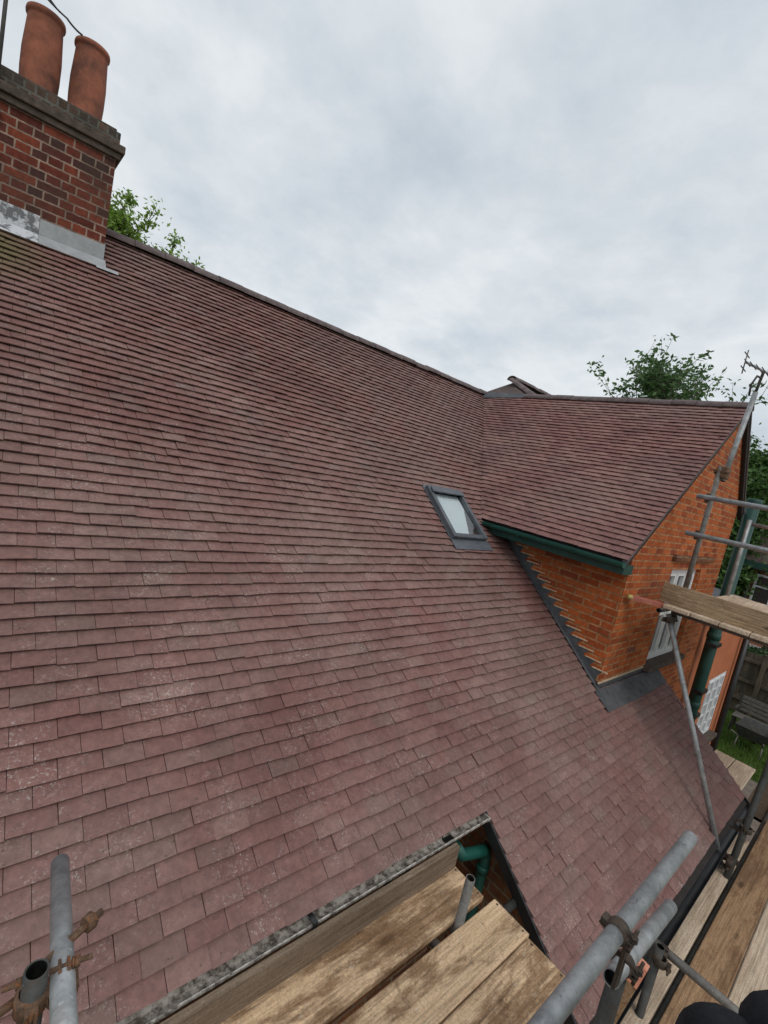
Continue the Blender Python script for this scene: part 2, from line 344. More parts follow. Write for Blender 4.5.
# =================================================================== HOUSE
house=empty('brick_house',(0,0,GZ),'orange brick house with plum tiled roof, cross gable and tall chimney','house')
def tiles(mb,O,U,V,rows,ulim,stagger=0,jit=1.0,thick=.0095,hfr=.0325):
    """rows: list of row indexes; ulim(v)->list of (umin,umax)"""
    O,U,V=Vector(O),Vector(U).normalized(),Vector(V).normalized(); Nn=U.cross(V).normalized()
    if Nn.z<0: Nn=-Nn
    for r in rows:
        v0=r*G; v1=v0+.125
        off=((r+stagger)%2)*TW/2+RN.uniform(-.003,.003)
        for (a0,b0,a1,b1) in ulim(v0,v1):
            k0=math.floor((min(a0,a1)-off)/TW); k1=math.ceil((max(b0,b1)-off)/TW)
            for k in range(k0,k1+1):
                ul=off+k*TW+.0012; ur=off+(k+1)*TW-.0012
                lb,rb=max(ul,a0),min(ur,b0); lt,rt=max(ul,a1),min(ur,b1)
                if rb-lb<.008 and rt-lt<.008: continue
                if rb<lb: lb=rb=(lb+rb)/2
                if rt<lt: lt=rt=(lt+rt)/2
                j=jit; dz=RN.gauss(0,.0014)*j; tw=RN.gauss(0,.0015)*j; dv=RN.gauss(0,.0020)*j; sk=RN.gauss(0,.0015)*j
                hf=hfr; hb=.0045
                P=lambda u,v,h: O+U*u+V*v+Nn*h
                um=(lb+rb)/2; umt=(lt+rt)/2; cam=.0022
                va,vb=v0+dv-sk,v0+dv+sk
                ba,bb,bc=P(lb,va,hf+dz-tw),P(um,(va+vb)/2,hf+dz+cam),P(rb,vb,hf+dz+tw)
                ta,tb,tcp=P(lt,v1,hb+dz-tw),P(umt,v1,hb+dz+cam),P(rt,v1,hb+dz+tw)
                da,dd,dc=P(lb,va+.001,hf-thick+dz-tw),P(um,(va+vb)/2+.001,hf-thick+dz+cam),P(rb,vb+.001,hf-thick+dz+tw)
                ea,ec=P(lt,v1,hb-thick),P(rt,v1,hb-thick)
                n=len(mb.v); mb.v += [tuple(q) for q in (ba,bb,bc,ta,tb,tcp,da,dd,dc,ea,ec)]
                for f in ((0,1,4,3),(1,2,5,4),(6,7,1,0),(7,8,2,1),(9,6,0,3),(8,10,5,2)):
                    mb.f.append(tuple(n+q for q in f)); mb.sm.append(False)
D=.893; Xs=2.23; Yf=.32; Xg=4.55; Xe=1.95; Ze=Xe and 1.64; Wd=3.92; XL=-6.2
def valley_x(y):   # x of the valley at plan depth y
    return Xe+(y-Ze/T)*(Xg-Xe)/(RY-Ze/T)
CX0,CX1,CY0,CY1=-3.65,-1.93,4.07,4.99   # chimney plan
def main_lim(v0,v1):
    y0=v0*CT; y1=v1*CT; ym=(y0+y1)/2
    if v0<-.001: return [(0,Wd,0,Wd)]
    if y0<Yf-.03: return [(XL,Wd,XL,Wd)]
    if y0<Ze/T-.02: return [(XL,Xs,XL,Xs)]
    a,b=valley_x(y0)-.012,valley_x(min(y1,RY+.1))-.012
    if y1>CY0: return [(XL,CX0,XL,CX0),(CX1+.004,a,CX1+.004,b)]
    return [(XL,a,XL,b)]
mt=MB()
tiles(mt,(0,0,0),(1,0,0),(0,CT,ST),list(range(-13,71)),main_lim)
# the skylight opening is covered by its frame and flashing
main_roof=mt.build('main_roof_tiles',M['tile'],house,recalc=False)
# gable roof, left slope (visible) : rows run along Y
gs=math.hypot(Xg-Xe,RZ-Ze); gt_=(RZ-Ze)/(Xg-Xe)
GU=Vector((0,1,0)); GV=Vector((Xg-Xe,0,RZ-Ze)).normalized()
Yv=.26
def gable_lim(v0,v1):
    z0=Ze+GV.z*v0; z1=Ze+GV.z*v1
    return [(Yv,z0/T+.012,Yv,min(z1,RZ)/T+.012)]
gm=MB(); nrow=int(gs/G)
tiles(gm,(Xe,0,Ze),(0,1,0),GV,list(range(0,nrow)),gable_lim,stagger=1,jit=.9,hfr=.028)
gable_roof=gm.build('gable_roof_tiles',M['tile_gable'],house,recalc=False)
# right slope of the gable
XR,ZR=5.78,2.42
GV2=Vector((Xg-XR,0,RZ-ZR)); L2=GV2.length; GV2.normalize()
gm=MB(); tiles(gm,(XR,0,ZR),(0,1,0),GV2,list(range(0,int(L2/G))),lambda a,b:[(Yv,RY+1,Yv,RY+1)])
gm.build('gable_roof_tiles',M['tile_gable'],house,recalc=False)
# back slope of the main roof
gm=MB(); tiles(gm,(0,2*RY,0),(1,0,0),(0,-CT,ST),list(range(0,71)),
   lambda a,b:[(XL,CX0,XL,CX0),(CX1,9.0,CX1,9.0)] if (2*RY-b*CT)<CY1 else [(XL,9.0,XL,9.0)],jit=.5)
gm.build('back_roof_tiles',M['tile'],house,recalc=False)
# deck below the tiles
dk=MB(); e=.004
def slab(pts,th=.06):
    n=(Vector(pts[1])-Vector(pts[0])).cross(Vector(pts[2])-Vector(pts[0])).normalized()
    if n.z<0: n=-n
    dk.prism([Vector(q)-n*e for q in pts],-n*th)
slab([(XL,.0,0),(0,.0,0),(0,RY,RZ),(XL,RY,RZ)])
slab([(.005,-D+.01,(-D+.01)*T),(Wd-.01,-D+.01,(-D+.01)*T),(Wd-.01,Yf+.05,(Yf+.05)*T),(.005,Yf+.05,(Yf+.05)*T)])
slab([(0,Yf+.05,(Yf+.05)*T),(Xs,Yf+.05,(Yf+.05)*T),(Xs,Ze/T,Ze),(0,Ze/T,Ze)])
slab([(0,Ze/T,Ze),(Xe,Ze/T,Ze),(Xg,RY,RZ),(0,RY,RZ)])
slab([(Xe,Yv+.01,Ze),(Xg,Yv+.01,RZ),(Xg,RY,RZ),(Xe,Ze/T,Ze)])
slab([(Xg,Yv+.01,RZ),(XR,Yv+.01,ZR),(XR,RY+1,ZR),(Xg,RY+1,RZ)])
slab([(XL,RY,RZ),(9,RY,RZ),(9,2*RY,0),(XL,2*RY,0)])
dk.build('roof_deck',M['under'],house)
# ridge tiles
def ridge(name,A,Bp,r=.105,seg=.30,drop=.03,parent=house):
    A,Bp=Vector(A),Vector(Bp); d=Bp-A; Ln=d.length; d.normalize(); sd=Vector((0,0,1)).cross(d).normalized(); up=d.cross(sd)
    mb=MB(); k=int(Ln/seg)+1
    for i in range(k):
        a=A+d*(i*seg+.004); b=A+d*min((i+1)*seg-.004,Ln)
        if (b-a).length<.03: continue
        dzr=RN.gauss(0,.0035); n=10
        def ring(c,rr):
            return [c+sd*math.cos(math.pi*q/n)*rr*1.12+up*(math.sin(math.pi*q/n)*rr*.82-drop+dzr) for q in range(n+1)]
        ro,rb=ring(a,r),ring(b,r); ri,rj=ring(a,r-.016),ring(b,r-.016)
        for q in range(n):
            mb.quad(ro[q],rb[q],rb[q+1],ro[q+1]); mb.quad(ri[q],ri[q+1],rj[q+1],rj[q])
            mb.quad(ro[q],ro[q+1],ri[q+1],ri[q]); mb.quad(rb[q],rj[q],rj[q+1],rb[q+1])
        # bedding mortar in the joint
        c0=ring(b,r-.010); c1=ring(b+d*.010,r-.010)
        for q in range(n): mb.quad(c0[q],c1[q],c1[q+1],c0[q+1])
    return mb.build(name,M['ridge'],parent,recalc=False)
ridge('ridge_tiles',(CX1+.01,RY,RZ+.02),(Xg+.05,RY,RZ+.02))
ridge('ridge_tiles',(XL,RY,RZ+.02),(CX0-.01,RY,RZ+.02))
ridge('ridge_tiles',(Xg,Yv-.01,RZ-.012),(Xg,RY-1.0,RZ-.012))
ridge('ridge_tiles',(Xg+.4,RY,RZ+.02),(9,RY,RZ+.02))
# lead saddle where the ridges meet and the small rear roof behind it
sd=MB()
A0=Vector((Xg-.08,RY-.62,RZ+.035))
sd.prism([(Xg-.17,RY-.14,RZ-.10),(Xg-.10,RY-1.06,RZ-.045),(Xg+.0,RY-1.06,RZ+.035),(Xg+.0,RY+.05,RZ+.045)],(0,0,.012)); sd.prism([(Xg,RY-1.06,RZ+.035),(Xg+.2,RY-1.0,RZ-.1),(Xg+.2,RY,RZ-.1),(Xg,RY+.05,RZ+.045)],(0,0,.012))
sd.build('lead_saddle',M['lead'],house)
rr=MB()
PK=Vector((6.79,5.5,4.56)); PB=Vector((5.55,4.3,3.70)); PC=Vector((6.2,3.6,3.62)); 
PR=Vector((9.5,5.5,4.56)); 
rr.poly([PB,Vector((5.6,6.9,3.5)),PK]); rr.poly([PK,PC,PB]); 
rr.poly([PK,PR,Vector((9.5,3.4,3.3)),PC]); rr.poly([PK,Vector((5.6,6.9,3.5)),Vector((9.5,7.5,3.3)),PR])
rr.poly([PB,PC,Vector((9.5,3.4,3.3)),Vector((9.5,7.5,3.3)),Vector((5.6,6.9,3.5))])
rr.build('rear_roof',M['roof_far'],house)
ridge('ridge_tiles',PK+Vector((-.12,0,.02)),PC+Vector((.05,-.05,.02)),r=.10)
ridge('ridge_tiles',PK+Vector((-.15,0,.05)),PR+Vector((0,0,.05)),r=.12)

# walls ------------------------------------------------------------
XE2,ZE2=5.66,2.56
w=MB()
# gable front wall with the window opening left free
WX0,WX1,WZ0,WZ1=3.52,4.72,.36,1.55
def gz(x):  # underside of the gable roof
    return (Ze+(x-Xe)*gt_ if x<=Xg else RZ-(x-Xg)*(RZ-ZR)/(XR-Xg))-.05
y0,y1=Yf,Yf+.25
def wallpoly(pts): w.prism([(x,y0,z) for x,z in pts],(0,y1-y0,0))
wallpoly([(Xs,GZ),(WX0,GZ),(WX0,gz(WX0)),(Xs,gz(Xs))])
wallpoly([(WX0,GZ),(WX1,GZ),(WX1,WZ0),(WX0,WZ0)])
wallpoly([(WX0,WZ1),(WX1,WZ1),(WX1,gz(WX1)),(Xg,gz(Xg)),(WX0,gz(WX0))])
wallpoly([(WX1,GZ),(XE2,GZ),(XE2,gz(XE2)),(WX1,gz(WX1))])
w.build('gable_wall',M['brick'],house)
w=MB()
w.prism([(Xs,y1+.001,-.5),(Xs,Ze/T-.02,-.5),(Xs,Ze/T-.02,Ze+.02),(Xs,y1+.001,Ze+.02)],(.22,0,0))
w.build('gable_side_wall',M['brick'],house)
w=MB(); w.box(XE2-.24,XE2,y1+.001,RY,GZ,ZR-.02); w.build('gable_side_wall',M['brick'],house)
# lower walls
w=MB(); w.box(XL,-.001,.16,.40,GZ,-.02); w.build('front_wall',M['brick_dark'],house)
w=MB(); w.prism([(.09,-D+.14,GZ),(.09,.4,GZ),(.09,.4,.23),(.09,-D+.14,(-D+.14)*T-.07)],(.22,0,0)); w.build('cheek_wall',M['brick_dark'],house)
w=MB(); w.box(.311,Wd-.12,-D+.14,-D+.36,GZ,-.72); w.build('front_wall',M['brick_dark'],house)
w=MB(); w.prism([(Wd-.12,-D+.14,GZ),(Wd-.12,.318,GZ),(Wd-.12,.318,.318*T-.07),(Wd-.12,-D+.14,(-D+.14)*T-.07)],(-.22,0,0)); w.build('cheek_wall',M['brick'],house)
w=MB(); w.box(XL,XL+.25,.401,2*RY-.3,GZ,0); w.box(8.75,9,RY+1.5,2*RY-.3,GZ,0); w.box(XL,9,2*RY-.3,2*RY-.06,GZ,0); w.build('rear_wall',M['brick_dark'],house)
# small vent brick in the gable wall
w=MB(); 
for i in range(4): w.box(2.78,2.99,Yf-.006,Yf+.002,.60+i*.016,.610+i*.016)
w.box(2.77,2.78,Yf-.008,Yf+.002,.595,.665); w.box(2.99,3.0,Yf-.008,Yf+.002,.595,.665); w.build('air_brick',M['pot'],house)
# projecting brick course over the window
w=MB(); w.box(WX0-.12,WX1+.28,Yf-.045,Yf+.01,1.665,1.735); w.build('drip_course',M['brick_dark'],house,bevel=.004)
# window
def window(x0,x1,z0,z1,yy,parent,lights=2,bars=1,sill=True,name='window'):
    f=MB(); t=.06; d=.07
    f.box(x0,x0+t,yy,yy+d,z0,z1); f.box(x1-t,x1,yy,yy+d,z0,z1); f.box(x0+t,x1-t,yy,yy+d,z1-t,z1); f.box(x0+t,x1-t,yy,yy+d,z0,z0+t)
    wd=(x1-x0-2*t)/lights
    for i in range(lights):
        a=x0+t+i*wd; b=a+wd
        if i: f.box(a-.025,a+.025,yy+.004,yy+d-.004,z0+t,z1-t)
        s=.035; a2,b2=a+.028,b-.028
        f.box(a2,a2+s,yy-.012,yy+.05,z0+t,z1-t); f.box(b2-s,b2,yy-.012,yy+.05,z0+t,z1-t)
        f.box(a2+s,b2-s,yy-.012,yy+.05,z1-t-s,z1-t-.001); f.box(a2+s,b2-s,yy-.012,yy+.05,z0+t+.001,z0+t+s)
        for k in range(1,bars+1):
            zz=z0+t+(z1-z0-2*t)*k/(bars+1); f.box(a2+s,b2-s,yy-.004,yy+.03,zz-.012,zz+.012)
            if bars>1: 
                xx=(a+b)/2; 
        if bars>1: f.box((a+b)/2-.010,(a+b)/2+.010,yy-.002,yy+.03,z0+t+s,z1-t-s)
    wnd=f.build(name,M['white'],parent)
    g=MB(); g.box(x0+t,x1-t,yy+.028,yy+.034,z0+t,z1-t); gp=g.build('pane',M['glass_dark'],wnd); gp.location=(0,0,0)
    if sill:
        s=MB(); s.box(x0-.08,x1+.08,yy-.14,yy+.08,z0-.07,z0-.002); s.build('sill',M['cement'],wnd,bevel=.006)
    return wnd
# parts of parts: parent offset is resolved by build()
window(WX0+.003,WX1-.003,WZ0+.003,WZ1-.003,Yf+.06,house,3,1)
# verge: undercloak and mortar line along the gable edge, black barge strip on the right
v=MB()
n_=Vector((-gt_,0,1)).normalized()
def vs(mb,A,Bp,wd,th,off):
    A,Bp=Vector(A),Vector(Bp)
    up=Vector((0,0,1)); mb.prism([A+up*off,Bp+up*off,Bp+up*(off-th),A+up*(off-th)],(0,wd,0))
vs(v,(Xe,Yv-.004,Ze),(Xg,Yv-.004,RZ),.05,.022,.012)
v.build('verge_mortar',M['ridge'],house)
v=MB(); vs(v,(Xe+.1,Yv+.012,Ze+.1*gt_),(Xg,Yv+.012,RZ),.045,.05,-.016); vs(v,(Xg,Yv+.012,RZ),(XR,Yv+.012,ZR),.045,.09,-.01); v.build('barge_strip',M['black'],house)
v=MB(); vs(v,(Xg,Yv-.004,RZ),(XR,Yv-.004,ZR),.05,.03,.028); v.build('verge_mortar',M['ridge'],house)
# green gutter along the gable eave
gu=MB()
def trough(mb,A,Bp,r,th,side,n=10,ends=(True,True)):
    """half round open channel from A to B"""
    A,Bp=Vector(A),Vector(Bp); d=(Bp-A).normalized(); s=Vector((0,0,1)).cross(d).normalized(); up=Vector((0,0,1))
    def ring(c,rr): return [c+s*math.cos(math.pi+math.pi*q/n)*rr+up*math.sin(math.pi+math.pi*q/n)*rr for q in range(n+1)]
    a,b,ai,bi=ring(A,r),ring(Bp,r),ring(A,r-th),ring(Bp,r-th)
    for q in range(n):
        mb.quad(a[q],b[q],b[q+1],a[q+1],True); mb.quad(ai[q],ai[q+1],bi[q+1],bi[q],True)
    for q in (0,n): mb.quad(a[q],ai[q],bi[q],b[q])
    for c,cond in ((A,ends[0]),(Bp,ends[1])):
        if cond: mb.prism(ring(c,r+.004),d*(.006))
    
trough(gu,(Xe-.045,Yv+.0,Ze-.012),(Xe-.045,Ze/T-.03,Ze-.012),.048,.004,1)
for yy in (.75,1.4): 
    pts=[(Xe-.045+math.cos(math.pi+math.pi*q/8)*.052,yy,Ze-.012+math.sin(math.pi+math.pi*q/8)*.052) for q in range(9)]
    gu.tube(pts,.007,6)
gg=gu.build('gutter',M['green'],house,recalc=False)
gu=MB(); gu.box(Xe+.0,Xe+.02,Yv+.03,Ze/T-.03,Ze-.13,Ze-.03); gu.box(Xe+.021,Xs-.001,Yv+.03,Ze/T-.1,Ze-.13,Ze-.115)
gu.box(Xe,Xs-.06,Yv+.012,Yv+.029,Ze-.13,Ze-.035)
gu.build('fascia_board',M['green_dark'],house)
# stepped lead flashing at the side wall
st=MB(); mo=MB(); H=.075
k0=int(math.ceil(Yf*T/H)); 
for k in range(k0,int(1.9*T/H)):
    z1=(k+1)*H+.095; ya=k*H/T; yb=(k+1)*H/T
    st.prism([(Xs-.001,ya-.002,ya*T+.02),(Xs-.001,yb,yb*T+.02),(Xs-.001,yb+.03,z1),(Xs-.001,ya-.055,z1),(Xs-.001,ya-.02,z1-.05)],(-.004-.0003*(k%3),0,0))
    mo.box(Xs-.012,Xs-.001,ya-.11,yb-.04,z1+.001,z1+.012)
st.build('stepped_flashing',M['lead'],house); mo.build('flashing_mortar',M['mortar'],house)
# soaker strip lying on the tiles beside the wall
so=MB(); nn=Vector((0,-ST,CT))
def onroof(x,y,h): return Vector((x,y,y*T))+nn*h
def strip(mb,pts,h0=.039,th=.003): mb.prism([onroof(x,y,h0) for x,y in pts],nn*th)
strip(so,[(Xs-.055,Yf-.02),(Xs-.002,Yf-.02),(Xs-.002,1.96),(Xs-.055,1.96)]); so.build('soaker_strip',M['lead'],house)
# lead apron at the foot of the gable wall
ap=MB(); strip(ap,[(Xs-.08,Yf-.17),(3.3,Yf-.17),(Wd-.03,Yf-.15),(Wd-.03,Yf-.004),(Xs-.10,Yf-.004)],.034)
ap.box(Xs-.012,Wd-.03,Yf-.006,Yf-.001,Yf*T,Yf*T+.075); ap.box(Xs-.006,Xs-.001,Yf-.006,Yf+.10,Yf*T+.02,Yf*T+.09); ap.build('lead_apron',M['lead'],house)
ap=MB(); ap.box(Xs-.02,Wd-.03,Yf-.014,Yf-.001,Yf*T+.076,Yf*T+.092); ap.build('flashing_mortar',M['mortar'],house)
# open valley line (cut lead, very thin)
vl=MB()
A=Vector((Xe-.02,Ze/T-.02,Ze+.0)); Bv=Vector((Xg,RY,RZ))
a1=[Vector((valley_x(y)+dx,y,y*T))+Vector((0,0,.019)) for y,dx in ((Ze/T,-.018),(RY-.02,-.018),(RY-.02,.018),(Ze/T,.018))]
vl.prism(a1,(0,0,-.004)); vl.build('valley_lead',M['lead'],house)
# verge trims of the catslide
vg=MB()
vg.prism([(-.016,.03,.03*T+.024),(-.016,-D-.02,(-D-.02)*T+.024),(-.016,-D-.02,(-D-.02)*T-.07),(-.016,.03,.03*T-.07)],(.014,0,0))
vg.build('verge_trim',M['black'],house); vg=MB()
vg.prism([(Wd+.002,Yf-.01,(Yf-.01)*T+.024),(Wd+.002,-D-.02,(-D-.02)*T+.024),(Wd+.002,-D-.02,(-D-.02)*T-.09),(Wd+.002,Yf-.01,(Yf-.01)*T-.09)],(.014,0,0))
vg.build('verge_trim',M['black'],house)
# cast gutter with peeling paint at the main eave
cg=MB(); trough(cg,(XL,-.004,.0),(-.02,-.004,.0),.055,.006,1)
gut=cg.build('peeling_gutter',M['peel'],house,recalc=False)
br=MB()
for x in (-1.36,-3.1,-4.7):
    br=MB(); br.box(x-.012,x+.012,-.066,-.061,-.05,.012); br.box(x-.012,x+.012,-.0605,.045,.004,.010); br.build('gutter_bracket',M['black'],gut)
gu=MB(); gu.lathe((-.36,-.006,-.056),[(.040,0),(.040,.012),(.034,.016),(.034,.010)],20); gu.build('gutter_outlet',M['black'],gut)
dp=MB(); dp.tube([(-.30,-.03,-.10),(-.24,-.05,-.17),(-.10,-.055,-.215),(.02,-.06,-.24),(.045,-.06,-.30),(.045,-.06,-.9),(.045,-.06,GZ+.1)],.036,18)
dp.tube([(.045,-.06,-.36),(.045,-.06,-.41)],.042,18); dp.build('green_downpipe',M['green'],house)
# black gutter at the catslide eave
cg=MB(); trough(cg,(.0,-D-.012,-D*T-.01),(Wd,-D-.012,-D*T-.01),.036,.004,1); cg.build('black_gutter',M['black'],house,recalc=False)
cg=MB(); cg.box(.02,Wd-.02,-D+.0,-D+.02,-D*T-.16,-D*T-.02); cg.build('fascia_board',M['black'],house)
# wide green pipe on the gable corner
gp=MB(); gp.tube([(5.84,.19,GZ),(5.84,.19,2.62)],.082,24); 
for z in (2.62,.55,-.55): gp.lathe((5.84,.19,z-.05),[(.082,0),(.092,.01),(.092,.09),(.082,.10)],24)
gp.build('green_downpipe',M['green_dark'],house)
for z in (.40,-.35,-.75): gp=MB(); gp.box(5.70,6.04,.10,.24,z,z+.05); gp.build('pipe_bracket',M['black'],house)
# single-storey wall running on to the right
ew=MB(); X2,X3=XE2+.001,9.75; a0,a1,b0,b1=7.35,8.62,-1.78,-.50
def eb(x0,x1,z0,z1): ew.box(x0,x1,Yf+.02,Yf+.26,z0,z1)
eb(X2,a0,GZ,.75); eb(a0,a1,GZ,b0); eb(a0,a1,b1,.75); eb(a1,X3,GZ,.75); ew.build('side_wing_wall',M['render'],house)
ew=MB(); ew.box(X3-.22,X3,Yf+.261,3.5,GZ,.75); ew.build('side_wing_wall',M['render'],house)
ew=MB(); ew.prism([(X2,Yf-.08,.76),(X3+.1,Yf-.08,.76),(X3+.1,3.6,.98),(X2,3.6,.98)],(0,0,.05)); ew.build('flat_wing_roof',M['lead'],house)
window(a0+.002,a1-.002,b0+.002,b1-.002,Yf+.03,house,3,4,True)
ew=MB(); ew.tube([(8.95,Yf-.07,GZ),(8.95,Yf-.07,.7)],.055,14); ew.build('black_downpipe',M['black'],house)

# chimney ------------------------------------------------------------
ch=MB(); ch.box(CX0,CX1,CY0,CY1,2.6,4.27); chim=ch.build('chimney',M['brick_ch'],house)
c=MB(); c.box(CX0-.03,CX1+.03,CY0-.03,CY1+.03,4.271,4.325); c.box(CX0-.055,CX1+.055,CY0-.055,CY1+.055,4.326,4.395)
c.build('corbel_course',M['cement'],chim,bevel=.008)
c=MB(); c.box(CX0-.01,CX1+.01,CY0-.01,CY1+.01,4.396,4.505); c.build('cap_course',M['capbrick'],chim,bevel=.008)
c=MB(); c.prism([(CX0+.02,CY0+.02,4.506),(CX1-.02,CY0+.02,4.506),(CX1-.02,CY1-.02,4.506),(CX0+.02,CY1-.02,4.506)],(0,0,.03)); c.build('flaunching',M['cement'],chim,bevel=.01)
for (px,py,s) in ((-2.185,4.33,.93),(-2.53,4.33,.95),(-3.1,4.4,.9)):
    pt=MB(); q=[(.142,0),(.148,.03),(.143,.06),(.150,.20),(.150,.36),(.140,.52),(.134,.62),(.136,.635),(.148,.645),(.150,.665),(.146,.685),(.128,.69),(.122,.66),(.12,.3)]
    pt.lathe((px,py,4.53),[(r*s,z*s) for r,z in q],36); pt.build('chimney_pot',M['pot'],chim,recalc=False)
fl=MB()
strip(fl,[(-2.42,CY0-.115),(CX1+.02,CY0-.115),(CX1+.02,CY0),(-2.42,CY0)],.034)
fl.box(-2.42,CX1+.004,CY0-.007,CY0-.001,CY0*T-.02,CY0*T+.165)
fl.prism([(CX1+.001,CY0-.006,CY0*T-.02),(CX1+.001,RY,RZ),(CX1+.001,RY,RZ+.15),(CX1+.001,CY0-.006,CY0*T+.165)],(.006,0,0))
strip(fl,[(CX1-.06,CY0-.14),(CX1+.12,CY0-.14),(CX1+.12,CY0-.10),(CX1-.06,CY0-.10)],.036)
fl.build('lead_flashing',M['lead_new'],chim)
fl=MB(); strip(fl,[(CX0,CY0-.115),(-2.423,CY0-.115),(-2.423,CY0),(CX0,CY0)],.036); fl.box(CX0,-2.423,CY0-.009,CY0-.001,CY0*T-.02,CY0*T+.185)
fl.build('lead_flashing',M['lead_old'],chim)
# aerial pole and cables on the chimney
ae=MB(); ae.tube([(-2.79,4.02,4.1),(-2.79,4.02,5.5)],.014,10); ae.box(-2.83,-2.75,4.02,4.07,4.15,4.19); ae.build('aerial_pole',M['tube_dark'],chim)
ae=MB()
def sag(a,b,s,n=10): return [tuple(Vector(a).lerp(Vector(b),i/n)-Vector((0,0,s*4*(i/n)*(1-i/n)))) for i in range(n+1)]
ae.tube(sag((-2.79,4.02,5.30),(-2.40,4.20,5.20),.03),.007,6); ae.tube(sag((-2.79,4.02,5.38),(-2.45,4.22,5.22),.02),.006,6)
ae.tube(sag((-2.40,4.20,5.20),(-2.28,4.2,5.15),.01),.008,6); ae.build('aerial_cable',M['black'],chim)

# roof window ------------------------------------------------------------
SX0,SX1,SY0,SY1=1.125,1.715,1.715,2.265
def rbox(mb,x0,x1,ya,yb,h0,h1): mb.hexa([onroof(x0,ya,h0),onroof(x1,ya,h0),onroof(x1,yb,h0),onroof(x0,yb,h0),onroof(x0,ya,h1),onroof(x1,ya,h1),onroof(x1,yb,h1),onroof(x0,yb,h1)])
sk=MB(); tt=.052
rbox(sk,SX0,SX0+tt,SY0,SY1,.0,.088); rbox(sk,SX1-tt,SX1,SY0,SY1,.0,.088)
rbox(sk,SX0+tt,SX1-tt,SY0,SY0+tt*.8,.0,.080); rbox(sk,SX0+tt,SX1-tt,SY1-tt*.9,SY1,.0,.092)
rbox(sk,SX0+.02,SX1-.02,SY1-.085,SY1-.03,.093,.112)
skl=sk.build('roof_window',M['grey_frame'],house,bevel=.006)
s2=MB(); rbox(s2,SX0+tt+.001,SX1-tt-.001,SY0+tt*.8+.001,SY1-tt*.9-.001,.056,.062)
def glass_mat():
    m,nt,N,L,bs=newmat('roof_glass'); bs.inputs['Base Color'].default_value=(.9,.95,.95,1); bs.inputs['Roughness'].default_value=.03
    bs.inputs['Transmission Weight'].default_value=1; bs.inputs['IOR'].default_value=1.45; return m
s2.build('glass_pane',glass_mat(),skl)
s2=MB(); s2.prism([onroof(SX0+tt,SY1-.06,.034),onroof(SX1-tt-.02,SY1-.06,.034),onroof(SX1-tt-.03,SY0+.34,.034),onroof(SX1-tt-.20,SY0+.05,.034),onroof(SX0+tt,SY0+.05,.034)],nn*.004); s2.build('blind',M['blind'],skl)  # lower right corner cut away to draw a triangular shadow
s2=MB(); rbox(s2,SX0+tt,SX1-tt,SY0+.045,SY1-.06,.028,.031); s2.build('shadow_backing',M['black'],skl)  # black sheet showing in the cut corner as that drawn shadow
s2=MB(); strip(s2,[(SX0-.02,SY0-.10),(SX1+.05,SY0-.10),(SX1+.04,SY0-.001),(SX0-.02,SY0-.001)],.036); strip(s2,[(SX0-.02,SY0),(SX0-.001,SY0),(SX0-.001,SY1+.02),(SX0-.02,SY1+.02)],.034)
strip(s2,[(SX1+.001,SY0),(SX1+.025,SY0),(SX1+.025,SY1+.02),(SX1+.001,SY1+.02)],.034); strip(s2,[(SX0,SY1+.001),(SX1,SY1+.001),(SX1,SY1+.04),(SX0,SY1+.04)],.035)
s2.build('apron_flashing',M['grey_frame'],skl)

# =================================================================== SCAFFOLD
RO=.0242; RI=.0202
def tube_part(name,a,b,mat,parent,r=RO):
    m=MB(); m.tube([a,b],r,20,inner=r-.004); return m.build(name,mat,parent,recalc=False)
def coupler(parent,c,ax1,ax2,mat,name='coupler',s=1.0,half=False):
    """two clamp bands at right angles, hinge flaps and bolts"""
    c=Vector(c); ax1=Vector(ax1).normalized(); ax2=Vector(ax2).normalized(); sep=ax1.cross(ax2)
    sep=sep.normalized() if sep.length>.01 else ax1.orthogonal().normalized()
    m=MB()
    for ax,sg in (((ax1,0),) if half else ((ax1,-1),(ax2,1))):
        cc=c+sep*sg*.026*s; sg=sg or 1
        m.tube([cc-ax*.021*s,cc-ax*.018*s,cc+ax*.018*s,cc+ax*.021*s],[.0240*s,.031*s,.031*s,.0240*s],16,cap=False)
        side=ax.cross(sep).normalized()
        for ss in (-1,1):
            e1=cc+side*ss*.036*s; a_=ax*.017*s; b_=side*.011*s; c_=sep*.006*s
            for off_ in (-.008,.008):
                q_=e1+sep*off_*s; m.hexa([q_-a_-b_-c_*.5,q_+a_-b_-c_*.5,q_+a_+b_-c_*.5,q_-a_+b_-c_*.5,q_-a_-b_+c_*.5,q_+a_-b_+c_*.5,q_+a_+b_+c_*.5,q_-a_+b_+c_*.5])
        b0=cc+side*.041*s; m.tube([b0-sep*sg*.026*s,b0+sep*sg*.052*s],.0055*s,10)
        m.tube([b0+sep*sg*.014*s,b0+sep*sg*.017*s],.0125*s,14)
        m.tube([b0+sep*sg*.0175*s,b0+sep*sg*.029*s],.0105*s,6)
        m.tube([cc-side*.036*s-ax*.018*s,cc-side*.036*s+ax*.018*s],.008*s,10)
    return m.build(name,mat,parent)
